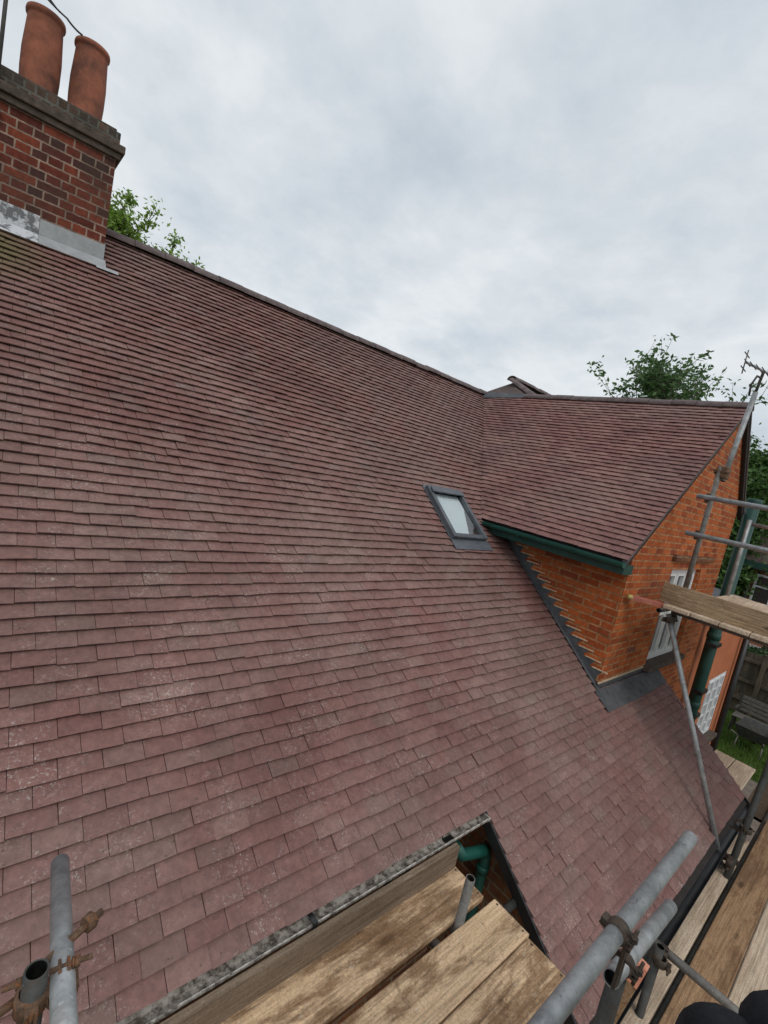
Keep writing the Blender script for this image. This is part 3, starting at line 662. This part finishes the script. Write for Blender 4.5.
# --- eaves scaffold near the camera
es=empty('scaffold',(-1.3,-1.1,GZ),'grey tube scaffold along the house eaves, nearest the viewer','scaffold')
tr=tube_part('guard_rail',(-3.4,-1.1,.905),(-.50,-1.1,.925),M['tube'],es)
t2=tube_part('short_tube',(-1.17,-1.115,.765),(-.46,-1.10,.60),M['tube'],es)
coupler(tr,(-1.19,-1.10,.920),(1,0,0),(0,1,.1),M['rust_dark'],s=.97,half=True); coupler(t2,(-1.06,-1.1125,.740),(1,0,-.22),(0,1,.1),M['rust_dark'],s=.97,half=True)
m_=MB(); m_.box(-1.205,-1.165,-1.135,-1.125,.77,.93); m_.tube([(-1.185,-1.17,.86),(-1.185,-1.09,.86)],.007,8); m_.build('clamp_plate',M['rust_dark'],tr)

sd1=tube_part('standard',(-1.10,-1.115,.728),(-1.10,-1.115,GZ+.02),M['tube_dark'],es)
tp=tube_part('transom',(-2.455,-.60,.87),(-2.375,.06,.685),M['tube'],es)
st0=tube_part('standard',(-2.482,-.388,.865),(-2.482,-.388,GZ+.02),M['tube_dark'],es,.0235)
coupler(st0,(-2.456,-.388,.79),(.1,.96,-.2),(0,0,-1),M['rust'],s=1.05)
cb=MB(); cb.tube([(-2.46,-.33,.80),(-2.33,-.26,.80)],.009,8); cb.tube([(-2.35,-.27,.80),(-2.37,-.28,.80)],.020,6); cb.tube([(-2.62,-.40,.78),(-2.49,-.36,.78)],.009,8); cb.tube([(-2.60,-.395,.78),(-2.575,-.39,.78)],.018,6)
cb.build('clamp_bolt',M['rust'],st0)
# inside standard stub rising between the boards, and transoms under them
sb=tube_part('standard',(-.60,-.330,.10),(-.60,-.330,GZ+.02),M['tube_dull'],es)
lg=tube_part('ledger',(-6,-.335,-.36),(.30,-.335,-.36),M['tube_dark'],es)
for x in (-.75,-.60,-2.2): 
    tube_part('transom',(x,.10,-.215),(x,-1.3,-.215),M['tube_dull'],es)
# cross tube below and lower ledger
tube_part('transom',(.735,-.90,-.48),(.80,-1.62,-.53),M['tube_dull'],es,.0255)
le=tube_part('ledger',(-.9,-1.04,-.97),(5.2,-1.04,-.97),M['tube_dark'],es)
s3=tube_part('standard',(.66,-.965,-.42),(.66,-.965,GZ+.02),M['tube_dark'],es)
coupler(s3,(.69,-.98,-.50),(.1,-1,0),(0,0,1),M['rust_dark'],s=1.2)
# --- gable scaffold
gsf=empty('scaffold',(3.4,-.2,GZ),'raised tube scaffold with rails in front of the gable wall','scaffold')
sA=tube_part('standard',(2.86,-.02,2.74),(2.86,-.02,1.17),M['tube_dull'],gsf)
sA2=tube_part('standard',(2.93,-.05,2.60),(3.17,-.05,3.55),M['tube'],gsf)
coupler(sA,(2.885,-.03,2.68),(0,0,1),(.2,0,1),M['rust'],s=1.1)
mc=MB(); mc.box(2.84,2.98,-.085,.005,2.62,2.74); mc.build('sleeve_clamp',M['rust'],sA,bevel=.01)
r1=tube_part('guard_rail',(2.62,.04,2.395),(2.62,-2.2,2.375),M['tube'],gsf)
r2=tube_part('guard_rail',(2.62,.05,2.02),(2.62,-2.2,2.03),M['tube'],gsf)
sC=tube_part('standard',(2.66,-2.1,2.7),(2.66,-2.1,GZ+.02),M['tube_dull'],gsf)
for rr_,z in ((r1,2.395),(r2,2.02)): coupler(rr_,(2.74,-.02,z),(0,1,0),(0,0,1),M['rust_dark'],s=.95)
sB=tube_part('standard',(4.86,.0,2.33),(4.86,.0,1.17),M['tube'],gsf)
tube_part('guard_rail',(4.92,-.02,2.28),(4.92,-2.2,2.24),M['tube'],gsf); tube_part('guard_rail',(4.92,.05,1.98),(4.92,-2.2,1.95),M['tube'],gsf)
bc=tube_part('brace',(2.56,-.02,1.20),(2.745,-.955,-.93),M['tube'],gsf)
coupler(bc,(2.575,-.05,1.16),(0,1,0),(.1,-.4,-1),M['rust_dark'],s=1.3)
coupler(bc,(2.735,-.93,-.84),(1,0,0),(.1,-.4,-1),M['rust_dark'],s=1.2)
sD=tube_part('standard',(3.02,-1.035,.75),(2.50,-.985,-1.6),M['tube_dark'],gsf,.027)
coupler(sD,(2.75,-.995,-.45),(1,0,0),(0,0,1),M['rust_dark'],s=1.2); coupler(sD,(2.68,-.99,-.76),(0,1,0),(0,0,1),M['rust_dark'],s=1.2)
for x in (2.60,4.86): tube_part('transom',(x,-.03,1.235),(x,-2.3,1.235),M['tube_dull'],gsf)
tube_part('ledger',(2.66,.10,1.185),(5.3,.10,1.185),M['tube_dull'],gsf)

# =================================================================== BOARDS
def board(x0,x1,yc,z,mat,label,group,wd=.225,th=.038,rot=0,tilt=0,bands=True,name='scaffold_board',hoop_end=1):
    Ln=x1-x0; m=MB(); m.box(-Ln/2,Ln/2,-wd/2,wd/2,0,th)
    o=m.build(name,mat,None,.006); o.location=((x0+x1)/2,yc,z); o.rotation_euler=(tilt,0,rot)
    tag(o,label,'scaffold board' if name!='toe_board' else 'toe board',group)
    if bands:
        for sx in (-1,1):
            h=MB(); xx=sx*Ln/2
            h.box(min(xx,xx-sx*.001),max(xx,xx+sx*.0015),-wd/2+.02,wd/2-.02,.004,th-.004)
            for yy in (-wd/2+.03,wd/2-.03): h.tube([(xx-sx*.02,yy,th-.002),(xx-sx*.02,yy,th+.0015)],.006,8)
            me=h.build('nail_plate',M['rust_dark'],None); me.parent=o
    return o
GD='scaffold boards of the deck beside the main eaves'
board(-4.2,-.36,-.197,-.188,M['board'],'stained scaffold board lying next to the peeling gutter, innermost of the deck',GD)
board(-4.2,-.315,-.462,-.188,M['board'],'stained scaffold board in the middle of the near deck, right of the dark gap',GD)
board(-4.1,-.335,-.692,-.190,M['board'],'brown blotched scaffold board on the outer side of the near deck',GD)
tb=MB(); tb.box(-1.95,1.95,-.016,.016,-.087,.087)
o=tb.build('toe_board',M['toe'],None,.003); o.location=(-2.32,-.086,-.096); tag(o,'dark grey plank on edge between the peeling gutter and the deck','toe board')
GL='scaffold boards of the lower deck along the catslide eave'
board(-1.0,3.5,-.905,-.94,M['board_pale'],'pale scaffold board closest to the lower black gutter',GL)
board(-1.2,4.25,-1.168,-.938,M['board_old'],'brown scaffold board with long grain beside the dark gap',GL)
board(-1.2,3.6,-1.400,-.940,M['board_pale'],'clean pale scaffold board right of the brown board',GL)
board(-1.2,3.6,-1.630,-.940,M['board_pale'],'outermost pale scaffold board of the lower deck',GL)
board(3.98,5.47,-.395,-.94,M['board_pale'],'pale stained board end beside the grass, nearer the brick wall',GL)
board(3.98,5.47,-.628,-.94,M['board_pale'],'pale stained board end beside the grass, outer of the pair',GL)
GB='dark boards past the end of the lower deck'
for i,yy in enumerate((-.93,-1.17,-1.41,-1.66)):
    board(4.3,6.1+.1*i,yy,-1.02,M['board_dark'],['dark board just beyond the tall dark standard','dark board second out from the pale board ends','dark board third out from the pale board ends','outermost dark board at the far end of the deck'][i],GB)
GU_='boards of the raised platform at the gable'
for i in range(9):
    yy=-.10-i*.232
    board(2.43+.012*((i*5)%3),5.2-.05*(i%3),yy,1.262,M['board_pale'],['innermost board of the raised platform, touching the gable side','second board of the raised platform from the wall','third board of the raised platform from the wall','fourth board of the raised platform from the wall','fifth board of the raised platform from the wall','sixth board of the raised platform from the wall','seventh board of the raised platform from the wall','eighth board of the raised platform from the wall','outermost board of the raised platform'][i],GU_,bands=False)
m=MB(); m.box(-.019,.019,-1.15,1.19,0,.195); o=m.build('toe_board',M['toe_y'],None,.004); o.location=(2.565,-1.10,1.303); tag(o,'weathered brown plank on edge along the front of the raised platform','toe board')
m=MB(); m.hexa([(2.27,.29,1.255),(2.49,-.02,1.255),(2.60,.03,1.255),(2.42,.29,1.255),(2.27,.29,1.29),(2.49,-.02,1.29),(2.60,.03,1.29),(2.42,.29,1.29)])
solo(m,'wood_offcut',M['red_board'],'short red edged plank between gable wall and raised platform','plank',(2.4,.15,1.255))
m=MB(); m.tube([(2.255,.285,1.285),(2.285,.25,1.285)],.022,12); m2=m; solo(m,'tube_cap',plain_material('yellow_plastic',(.42,.33,.10),(.5,.4,.15),.5),'small yellow cap on the corner of the red plank','cap',(2.27,.27,1.26))
# wood piece with painted end under the guard rail
m=MB(); a=Vector((-.826,-1.117,.588)); b=Vector((-.93,-1.07,.26)); CAMP=Vector((-2.6777,-1.3912,2.0958))
L_=b-a; vd=(a-CAMP).normalized(); s_=L_.cross(vd).normalized()*.023; dv_=s_.cross(L_).normalized()*.05
if dv_.dot(vd)<0: dv_=-dv_
def stick(m,a,b,e=0.0):
    s2=s_*(1+e); d0=-dv_*e; d1=dv_*(1+e)
    m.hexa([a-s2+d0,a+s2+d0,a+s2+d1,a-s2+d1,b-s2+d0,b+s2+d0,b+s2+d1,b-s2+d1])
stick(m,a,b)
wp=solo(m,'timber_batten',M['board_old'],'short timber with pink painted tip below the tube coupler','timber',b,bevel=.004)
m=MB(); stick(m,a-L_.normalized()*.002,a+L_*.20,.04)
m.build('painted_tip',M['pink_end'],wp)

# =================================================================== ANTENNA
an=empty('tv_antenna',(3.17,-.05,3.45),'metal TV aerial on a bracket above the gable scaffold','antenna')
m=MB(); m.tube([(3.17,-.05,3.55),(3.20,-.06,3.78)],.014,10); m.tube([(3.10,-.02,3.50),(3.06,-.02,3.60),(3.10,-.04,3.70),(3.19,-.06,3.70)],.010,8); m.build('bracket',M['tube_dark'],an)
m=MB(); A=Vector((3.22,-.28,3.66)); Bq=Vector((3.12,.10,3.85)); m.tube([A,Bq],.012,8); bm_=m.build('boom',M['tube'],an)
m=MB(); dd_=(Bq-A)
for i in range(7):
    c=A+dd_*(.1+.85*i/6); ln=.20-.012*i; m.tube([c-Vector((ln,.0,0)),c+Vector((ln,0,0))],.005,6)
m.tube([Bq+Vector((0,0,-.12)),Bq+Vector((0,0,.12))],.006,6); m.tube([Bq+Vector((-.1,0,.07)),Bq+Vector((.1,0,.07))],.006,6); m.tube([Bq+Vector((-.1,0,-.07)),Bq+Vector((.1,0,-.07))],.006,6)
m.build('element',M['tube_dull'],an)

# =================================================================== TREES
def tree(name,base,top,spread,label,leafmat,leaf=.11,nbr=46,seed=1,leaves=9000,crown_from=.35,up=.6,group=None,clump=.32,trunk_r=.18):
    R=random.Random(seed); base=Vector(base); h=top-base.z
    root=empty(name,base,label,'tree',group)
    m=MB(); tp=[base+Vector((math.sin(i*.9+seed)*.04*h*i/8,math.cos(i*1.3+seed)*.03*h*i/8,h*.84*i/8)) for i in range(9)]
    m.tube(tp,[trunk_r*(1-.11*i) for i in range(9)],12)
    tips=[(tp[8],Vector((0,0,1)))]*6+[(tp[7],Vector((0,0,1)))]*4
    for b in range(nbr):
        f=crown_from+(1-crown_from)*(b/nbr)**.9*.98; q=f/.98*8; i=min(int(q*.92),7); st=tp[i].lerp(tp[i+1],min(1,q*.92-i))
        a=R.uniform(0,6.283); env=math.sin(math.pi*min(1,max(.08,(f-crown_from)/(1-crown_from)*.80+.16)))
        ln=spread*env*R.uniform(.55,1.1); dr=Vector((math.cos(a),math.sin(a),up*R.uniform(.4,1.5))).normalized()
        pts=[st]; cur=st
        for s_ in range(5):
            dr=(dr+Vector((R.gauss(0,.16),R.gauss(0,.16),R.gauss(.05,.12)))).normalized(); cur=cur+dr*ln/5; pts.append(cur)
        r0=trunk_r*.32*(1-f*.6); m.tube(pts,[max(.008,r0*(1-.17*k)) for k in range(6)],6)
        for k in range(2,6):
            tips.append((pts[k],dr))
            for _ in range(2):
                d2=(dr+Vector((R.gauss(0,.7),R.gauss(0,.7),R.gauss(.1,.5)))).normalized(); e2=pts[k]+d2*ln*R.uniform(.15,.35)
                m.tube([pts[k],e2],[max(.006,r0*.35),.004],4); tips.append((e2,d2)); tips.append((pts[k].lerp(e2,.5),d2))
    m.build('trunk',M['trunk'],root,recalc=False)
    c=MB(); per=max(1,leaves//len(tips))
    for (p_,d_) in tips:
        dens=R.choice((.3,.8,1.2,1.6)); cs=clump*R.uniform(.5,1.3)
        for _ in range(int(per*dens)):
            q=p_+Vector((R.gauss(0,1),R.gauss(0,1),R.gauss(0,.8)))*cs*.55
            ax=Vector((R.gauss(0,1),R.gauss(0,1),R.gauss(-.3,.7))).normalized(); sd_=ax.orthogonal().normalized()
            sd_=Matrix.Rotation(R.uniform(0,6.28),3,ax)@sd_; L1=leaf*R.uniform(.6,1.25); W1=L1*.24
            c.poly([q,q+ax*L1*.45+sd_*W1,q+ax*L1,q+ax*L1*.45-sd_*W1])
    c.build('crown',leafmat,root,recalc=False)
    return root
tree('garden_tree',(16.5,5.8,GZ),9.75,3.3,'feathery dark green tree rising behind the gable ridge',M['leaf_a'],.20,58,3,9000,.50,1.3,clump=.20)
tree('garden_tree',(17.5,8.6,GZ),8.1,1.3,'slim tree top showing just left of the feathery tree',M['leaf_a'],.18,22,5,2600,.6,1.2,clump=.2)
tree('garden_tree',(17.5,2.9,GZ),7.0,2.5,'full bright green tree at the right edge behind the gable corner',M['leaf_m'],.17,60,8,30000,.22,.4,clump=.55)
tree('garden_tree',(20,.2,GZ),7.2,2.6,'dense green tree beyond the raised platform at the right edge',M['leaf_c'],.22,60,9,22000,.15,.4,clump=.6)
tree('garden_tree',(-.70,12,GZ),8.5,2.1,'fresh green tree top behind the ridge next to the chimney',M['leaf_b'],.12,56,12,20000,.60,.9,clump=.22)
tree('garden_tree',(1.0,12.4,GZ),8.2,1.5,'smaller fresh green tree top right of the chimney tree',M['leaf_b'],.12,44,17,12000,.64,.8,clump=.22)
tree('garden_tree',(-5.5,15,GZ),7.0,2.4,'broad green tree hidden behind the chimney',M['leaf_c'],.2,40,21,9000,.4,.5,clump=.5)

# hedge and garden beyond
def bush(name,c,r,n,label,mat,leaf=.09,seed=3,cat='shrub'):
    R=random.Random(seed); root=empty(name,(c[0],c[1],GZ),label,cat); m=MB(); k=MB()
    for i in range(14):
        a=R.uniform(0,6.28); e2=Vector((c[0]+math.cos(a)*r[0]*.6*R.random(),c[1]+math.sin(a)*r[1]*.6*R.random(),GZ+r[2]*R.uniform(.5,.9))); k.tube([(c[0]+R.uniform(-.3,.3)*r[0],c[1]+R.uniform(-.5,.5)*r[1],GZ),e2],[.03,.008],5)
    for i in range(n):
        while True:
            p_=Vector((R.uniform(-1,1),R.uniform(-1,1),R.uniform(0,1)))
            rr2=math.sqrt(p_.x**2+p_.y**2+p_.z**2)
            lim=.86+.16*math.sin(p_.x*7+seed)*math.sin(p_.y*9+1)+.10*math.sin(p_.z*13+p_.y*6)
            if rr2<lim and rr2>.45*R.random()**.5: break
        q=Vector((c[0]+p_.x*r[0],c[1]+p_.y*r[1],GZ+p_.z*r[2]))
        ax=Vector((R.gauss(0,1),R.gauss(0,1),R.gauss(0,1))).normalized(); sd_=ax.orthogonal().normalized(); L1=leaf*R.uniform(.6,1.3)
        m.poly([q,q+ax*L1*.5+sd_*L1*.3,q+ax*L1,q+ax*L1*.5-sd_*L1*.3])
    k.build('stem',M['trunk'],root,recalc=False); m.build('foliage',mat,root,recalc=False)
bush('hedge',(15.6,.2,0),(1.1,3.6,2.5),26000,'dark clipped hedge standing behind the wooden fence',M['leaf_c'],.11,4,'hedge')
bush('shrub',(11.2,1.3,0),(.6,.7,.9),3500,'low green shrub beside the end of the brick wing',M['leaf_b'],.09,6)
# fence
fe=empty('wooden_fence',(14.3,0,GZ),'weathered brown close board fence at the garden end','fence')
m=MB()
for i in range(64):
    yy=-5.0+i*.125; m.box(14.3+.012*(i%2),14.318+.012*(i%2),yy,yy+.135,GZ+.08,GZ+1.85+RN.uniform(-.012,.012))
m.build('fence_boards',M['wood_far'],fe)
for z in (.45,1.0,1.6): m=MB(); m.box(14.22,14.298,-5,3,GZ+z,GZ+z+.08); m.build('fence_rail',M['wood_far'],fe)
for yy in (-5,-3.2,-1.4,.4,2.2): m=MB(); m.box(14.12,14.219,yy,yy+.1,GZ,GZ+1.95); m.build('fence_post',M['wood_far'],fe)
# garden bench in front of the fence
be=empty('garden_bench',(12.9,-.15,GZ),'grey slatted garden bench in front of the fence','bench')
m=MB()
for i in range(4): m.box(12.6+i*.12,12.69+i*.12,-.9,.6,GZ+.43,GZ+.455)
m.build('seat',M['tube_dull'],be)
m=MB()
for i in range(4): m.box(13.09,13.115,-.9,.6,GZ+.52+i*.11,GZ+.60+i*.11)
m.build('backrest',M['tube_dull'],be)
for yy in (-.88,.54):
    for x,hh in ((12.62,.428),(13.05,.95)): m=MB(); m.box(x,x+.04,yy,yy+.05,GZ,GZ+hh); m.build('leg',M['tube_dark'],be)
    m=MB(); m.box(12.60,13.09,yy,yy+.05,GZ+.64,GZ+.67); m.build('armrest',M['tube_dark'],be)
# wheelbarrow upturned among the garden clutter
wb=empty('wheelbarrow',(11.9,.1,GZ),'dark wheelbarrow with grey handles parked on the lawn','wheelbarrow')
m=MB(); bx=[(11.6,-.25,GZ+.35),(12.2,-.2,GZ+.35),(12.2,.2,GZ+.35),(11.6,.25,GZ+.35)]; tx=[(11.5,-.35,GZ+.62),(12.4,-.3,GZ+.62),(12.4,.3,GZ+.62),(11.5,.35,GZ+.62)]
for i in range(4):
    j=(i+1)%4; m.quad(bx[i],bx[j],tx[j],tx[i])
m.quad(*bx); m.build('tray',M['tube_dark'],wb,recalc=False)
for s in (-1,1): m=MB(); m.tube([(12.45,s*.12,GZ+.22),(11.6,s*.25,GZ+.33),(10.95,s*.3,GZ+.60)],.016,8); m.build('handle',M['tube_dull'],wb); m=MB(); m.tube([(11.6,s*.24,GZ+.33),(11.5,s*.26,GZ)],.014,8); m.build('leg',M['tube_dull'],wb)
m=MB(); m.tube([(12.55,-.035,GZ+.18),(12.55,.035,GZ+.18)],.18,18); m.build('wheel',M['black'],wb)

# neighbouring house
nb=empty('neighbour_house',(17.8,-2.0,GZ),'neighbouring brick house with dark roof, green eaves and white windows','house')
def nwin(y0,y1,z0,z1):
    f=MB(); X=16.38
    f.box(X-.03,X+.05,y0,y0+.07,z0,z1); f.box(X-.03,X+.05,y1-.07,y1,z0,z1); f.box(X-.03,X+.05,y0+.07,y1-.07,z1-.07,z1); f.box(X-.03,X+.05,y0+.07,y1-.07,z0,z0+.07)
    ym=(y0+y1)/2; f.box(X-.02,X+.04,ym-.03,ym+.03,z0+.07,z1-.07); f.box(X-.02,X+.04,y0+.07,y1-.07,z0+(z1-z0)*.6,z0+(z1-z0)*.6+.05)
    q=f.build('window',M['white'],nb); g_=MB(); g_.box(X+.0,X+.01,y0+.07,y1-.07,z0+.07,z1-.07); g_.build('pane',M['glass_dark'],q)
m=MB(); m.box(16.4,21,-7.5,1.75,GZ,1.35); m.build('wall',M['brick_far'],nb)
m=MB(); m.prism([(16.1,-7.8,1.40),(18.8,-7.8,3.0),(21.3,-7.8,1.40)],(0,9.8,0)); m.build('roof',M['roof_far'],nb)
m=MB(); m.box(16.04,16.09,-7.8,2.0,1.20,1.42); m.box(16.1,16.39,-7.8,2.0,1.20,1.22); m.build('eaves_board',M['green_dark'],nb)
nwin(.55,1.55,.0,1.05); nwin(-1.2,.0,.0,1.05); nwin(-3.2,-2.0,.0,1.05); nwin(.4,1.5,-2.4,-1.2)
m=MB(); m.tube([(16.3,1.66,GZ),(16.3,1.66,1.2)],.05,10); m.build('downpipe',M['black'],nb)

# =================================================================== PERSON (the roofer seated on the scaffold, knees in frame)
def skinned(name,verts,edges,radii,mat,parent,root=0,sub=2):
    me=bpy.data.meshes.new(name); off=world_loc(parent); me.from_pydata([tuple(Vector(v)-off) for v in verts],edges,[])
    o=bpy.data.objects.new(name,me); COL.objects.link(o); o.parent=parent
    s=o.modifiers.new('skin','SKIN'); s.use_smooth_shade=True
    me.skin_vertices or None
    if not me.skin_vertices:
        bpy.context.view_layer.objects.active=o; bpy.ops.mesh.customdata_skin_add() if False else None
    for i,r in enumerate(radii):
        rr=r if hasattr(r,'__len__') else (r,r); me.skin_vertices[0].data[i].radius=rr
        me.skin_vertices[0].data[i].use_root=(i==root)
    q=o.modifiers.new('sub','SUBSURF'); q.levels=sub; q.render_levels=sub
    me.materials.append(mat); return o
hip=Vector((-1.80,-1.72,1.07))
fw=Vector((.96,.28,0)).normalized(); lt=Vector((-.28,.96,0)).normalized()   # facing, and the person's left
per=empty('person',(-1.80,-1.72,.97),'person in black trousers seated on the scaffold, only the knees showing','person')
kL=Vector((-1.365,-1.368,1.030)); kR=Vector((-1.27,-1.452,1.090))
aL=Vector((-1.36,-1.36,.62)); aR=Vector((-1.22,-1.50,.63))
neck=hip+Vector((0,0,.56))-fw*.02; head=neck+Vector((0,0,.17))+fw*.03
V_=[hip,hip+Vector((0,0,.22)),hip+Vector((0,0,.42)),neck,neck+Vector((0,0,.07)),head,
    hip+lt*.10,kL-(kL-hip)*.45,kL,kL.lerp(aL,.45),aL,aL+fw*.13+Vector((0,0,-.05)),
    hip-lt*.10,kR-(kR-hip)*.45,kR,kR.lerp(aR,.45),aR,aR+fw*.13+Vector((0,0,-.05)),
    neck+lt*.17-Vector((0,0,.06)),neck+lt*.24-fw*.12-Vector((0,0,.30)),neck+lt*.26-Vector((0,0,.50))+fw*.02,
    neck-lt*.17-Vector((0,0,.06)),neck-lt*.24-fw*.12-Vector((0,0,.30)),neck-lt*.26-Vector((0,0,.50))+fw*.02]
E_=[(0,1),(1,2),(2,3),(3,4),(4,5),(0,6),(6,7),(7,8),(8,9),(9,10),(10,11),(0,12),(12,13),(13,14),(14,15),(15,16),(16,17),(2,18),(18,19),(19,20),(2,21),(21,22),(22,23)]
R_=[(.14,.11),(.125,.10),(.15,.11),(.075,.07),(.052,.052),(.085,.095),
    .11,.105,.094,.075,.045,(.042,.036),.11,.105,.098,.075,.045,(.042,.036),.068,.050,.036,.068,.050,.036]
def add_skin(me): 
    bm=bmesh.new(); bm.from_mesh(me); bm.verts.layers.skin.verify(); bm.to_mesh(me); bm.free()
def skinned(name,verts,edges,radii,mat,parent,root=0,sub=2):
    me=bpy.data.meshes.new(name); off=world_loc(parent); me.from_pydata([tuple(Vector(v)-off) for v in verts],edges,[]); add_skin(me)
    o=bpy.data.objects.new(name,me); COL.objects.link(o); o.parent=parent
    for i,r in enumerate(radii):
        rr=r if hasattr(r,'__len__') else (r,r); me.skin_vertices[0].data[i].radius=rr; me.skin_vertices[0].data[i].use_root=(i==root)
    s=o.modifiers.new('skin','SKIN'); s.use_smooth_shade=True
    q=o.modifiers.new('sub','SUBSURF'); q.levels=sub; q.render_levels=sub
    me.materials.append(mat); return o
body=skinned('body',V_,E_,R_,M['cloth'],per)
hd=MB()
import math as _m
def ell(mb,c,r,n=16,k=10):
    base=len(mb.v)
    for i in range(k+1):
        for j in range(n):
            a=_m.pi*i/k; b=2*_m.pi*j/n; mb.v.append((c.x+r[0]*_m.sin(a)*_m.cos(b),c.y+r[1]*_m.sin(a)*_m.sin(b),c.z+r[2]*_m.cos(a)))
    for i in range(k):
        for j in range(n):
            a=base+i*n+j; b=base+i*n+(j+1)%n; mb.f.append((a,b,b+n,a+n)); mb.sm.append(True)
hc=head+Vector((0,0,.02)); ell(hd,hc+fw*.012,(.080,.078,.110)); ell(hd,hc+fw*.093-Vector((0,0,.01)),(.016,.012,.026),8,6)
for s in (-1,1): ell(hd,hc+lt*s*.080,(.012,.010,.030),8,6)
hd.build('face',M['skin'],per)
hr=MB(); ell(hr,hc-fw*.014+Vector((0,0,.022)),(.088,.086,.108)); hr.build('hair',M['hair'],per)
for sgn,wr in ((1,V_[20]),(-1,V_[23])):
    vv=[wr,wr+fw*.04-Vector((0,0,.03)),wr+fw*.075-Vector((0,0,.045))]; ee=[(0,1),(1,2)]; rr=[.026,(.036,.018),(.036,.016)]
    for k in range(4):
        o_=lt*(.030-.020*k); L1=(.040,.046,.043,.034)[k]; b_=len(vv)
        vv += [wr+fw*.085-Vector((0,0,.046))+o_,wr+fw*(.085+L1)-Vector((0,0,.052))+o_,wr+fw*(.085+L1*1.6)-Vector((0,0,.075))+o_*1.05]
        ee += [(2,b_),(b_,b_+1),(b_+1,b_+2)]; rr += [.009,.0085,.0075]
    b_=len(vv); vv += [wr+fw*.045-Vector((0,0,.035))-lt*sgn*.040,wr+fw*.075-Vector((0,0,.05))-lt*sgn*.055]; ee += [(1,b_),(b_,b_+1)]; rr += [.011,.009]
    skinned('hand',vv,ee,rr,M['skin'],per,0,2)
m=MB(); m.box(-2.3,-1.55,-1.86,-1.60,.932,.970); o=solo(m,'seat_plank',M['board_old'],'brown plank the seated person rests on, behind the viewer','plank',(-1.9,-1.73,.932))
m=MB(); m.box(-1.5,-1.0,-1.72,-1.2,.492,.530); o=solo(m,'foot_plank',M['board_old'],'brown plank under the feet of the seated person','plank',(-1.25,-1.45,.492))

# =================================================================== WORLD, SUN, CAMERA
wd=bpy.data.worlds.new('World'); SC.world=wd; wd.use_nodes=True; nt=wd.node_tree; N,L=nt.nodes,nt.links
bg=N['Background']; sky=N.new('ShaderNodeTexSky'); sky.sky_type='NISHITA'; sky.sun_disc=False
SE,SA=math.radians(52),math.radians(200)
sky.sun_elevation=SE; sky.sun_rotation=SA
tc=N.new('ShaderNodeTexCoord'); sp=N.new('ShaderNodeSeparateXYZ'); L.new(tc.outputs['Generated'],sp.inputs[0])
mxz=N.new('ShaderNodeMath'); mxz.operation='MAXIMUM'; mxz.inputs[1].default_value=0; L.new(sp.outputs[2],mxz.inputs[0])
az=N.new('ShaderNodeMath'); az.operation='ADD'; az.inputs[1].default_value=.28; L.new(mxz.outputs[0],az.inputs[0])
dv=N.new('ShaderNodeVectorMath'); dv.operation='DIVIDE'; L.new(tc.outputs['Generated'],dv.inputs[0])
cb=N.new('ShaderNodeCombineXYZ'); [L.new(az.outputs[0],cb.inputs[i]) for i in range(3)]; L.new(cb.outputs[0],dv.inputs[1])
n1=noise(N,L,dv.outputs[0],2.1,8,.58,.12); r1_=ramp(N,[(.30,(5.3,5.95,6.6)),(.45,(6.5,7.0,7.45)),(.60,(7.8,8.15,8.35)),(.76,(6.7,7.2,7.55))])
L.new(n1.outputs[0],r1_.inputs[0])
n9=noise(N,L,dv.outputs[0],6.5,8,.62,.2); r9=ramp(N,[(.3,.98),(.7,1.03)]); L.new(n9.outputs[0],r9.inputs[0])
r1c=mix(N,L,r1_.outputs[0],r9.outputs[0],1,'MULTIPLY'); cl=mix(N,L,sky.outputs[0],r1c,.93); L.new(cl,bg.inputs['Color']); bg.inputs['Strength'].default_value=.094
sl=bpy.data.lights.new('sun','SUN'); sl.energy=.9; sl.angle=math.radians(28); sl.color=(1,.96,.90)
so_=bpy.data.objects.new('sun',sl); COL.objects.link(so_)
# sun direction matching the sky: rotation measured from +Y towards +X
sdv=Vector((math.sin(SA)*math.cos(SE),math.cos(SA)*math.cos(SE),math.sin(SE)))
so_.rotation_euler=sdv.to_track_quat('Z','Y').to_euler(); so_.location=(0,0,30)
cam=bpy.data.cameras.new('camera'); co=bpy.data.objects.new('camera',cam); COL.objects.link(co)
r_=Vector((.7412,-.638,.209)); u_=Vector((-.0845,.2202,.9718)); f_=Vector((.666,.7379,-.1093))
co.matrix_world=Matrix(((r_.x,u_.x,-f_.x,-2.6777),(r_.y,u_.y,-f_.y,-1.3912),(r_.z,u_.z,-f_.z,2.0958),(0,0,0,1)))
cam.sensor_fit='HORIZONTAL'; cam.sensor_width=36; cam.lens=464.1/768*36; cam.clip_start=.02; cam.clip_end=3000
SC.camera=co
vsg=SC.view_settings; vsg.view_transform='Standard'; vsg.look='None'; vsg.exposure=.16; vsg.gamma=1
try: vsg.use_curve_mapping=False
except Exception: pass
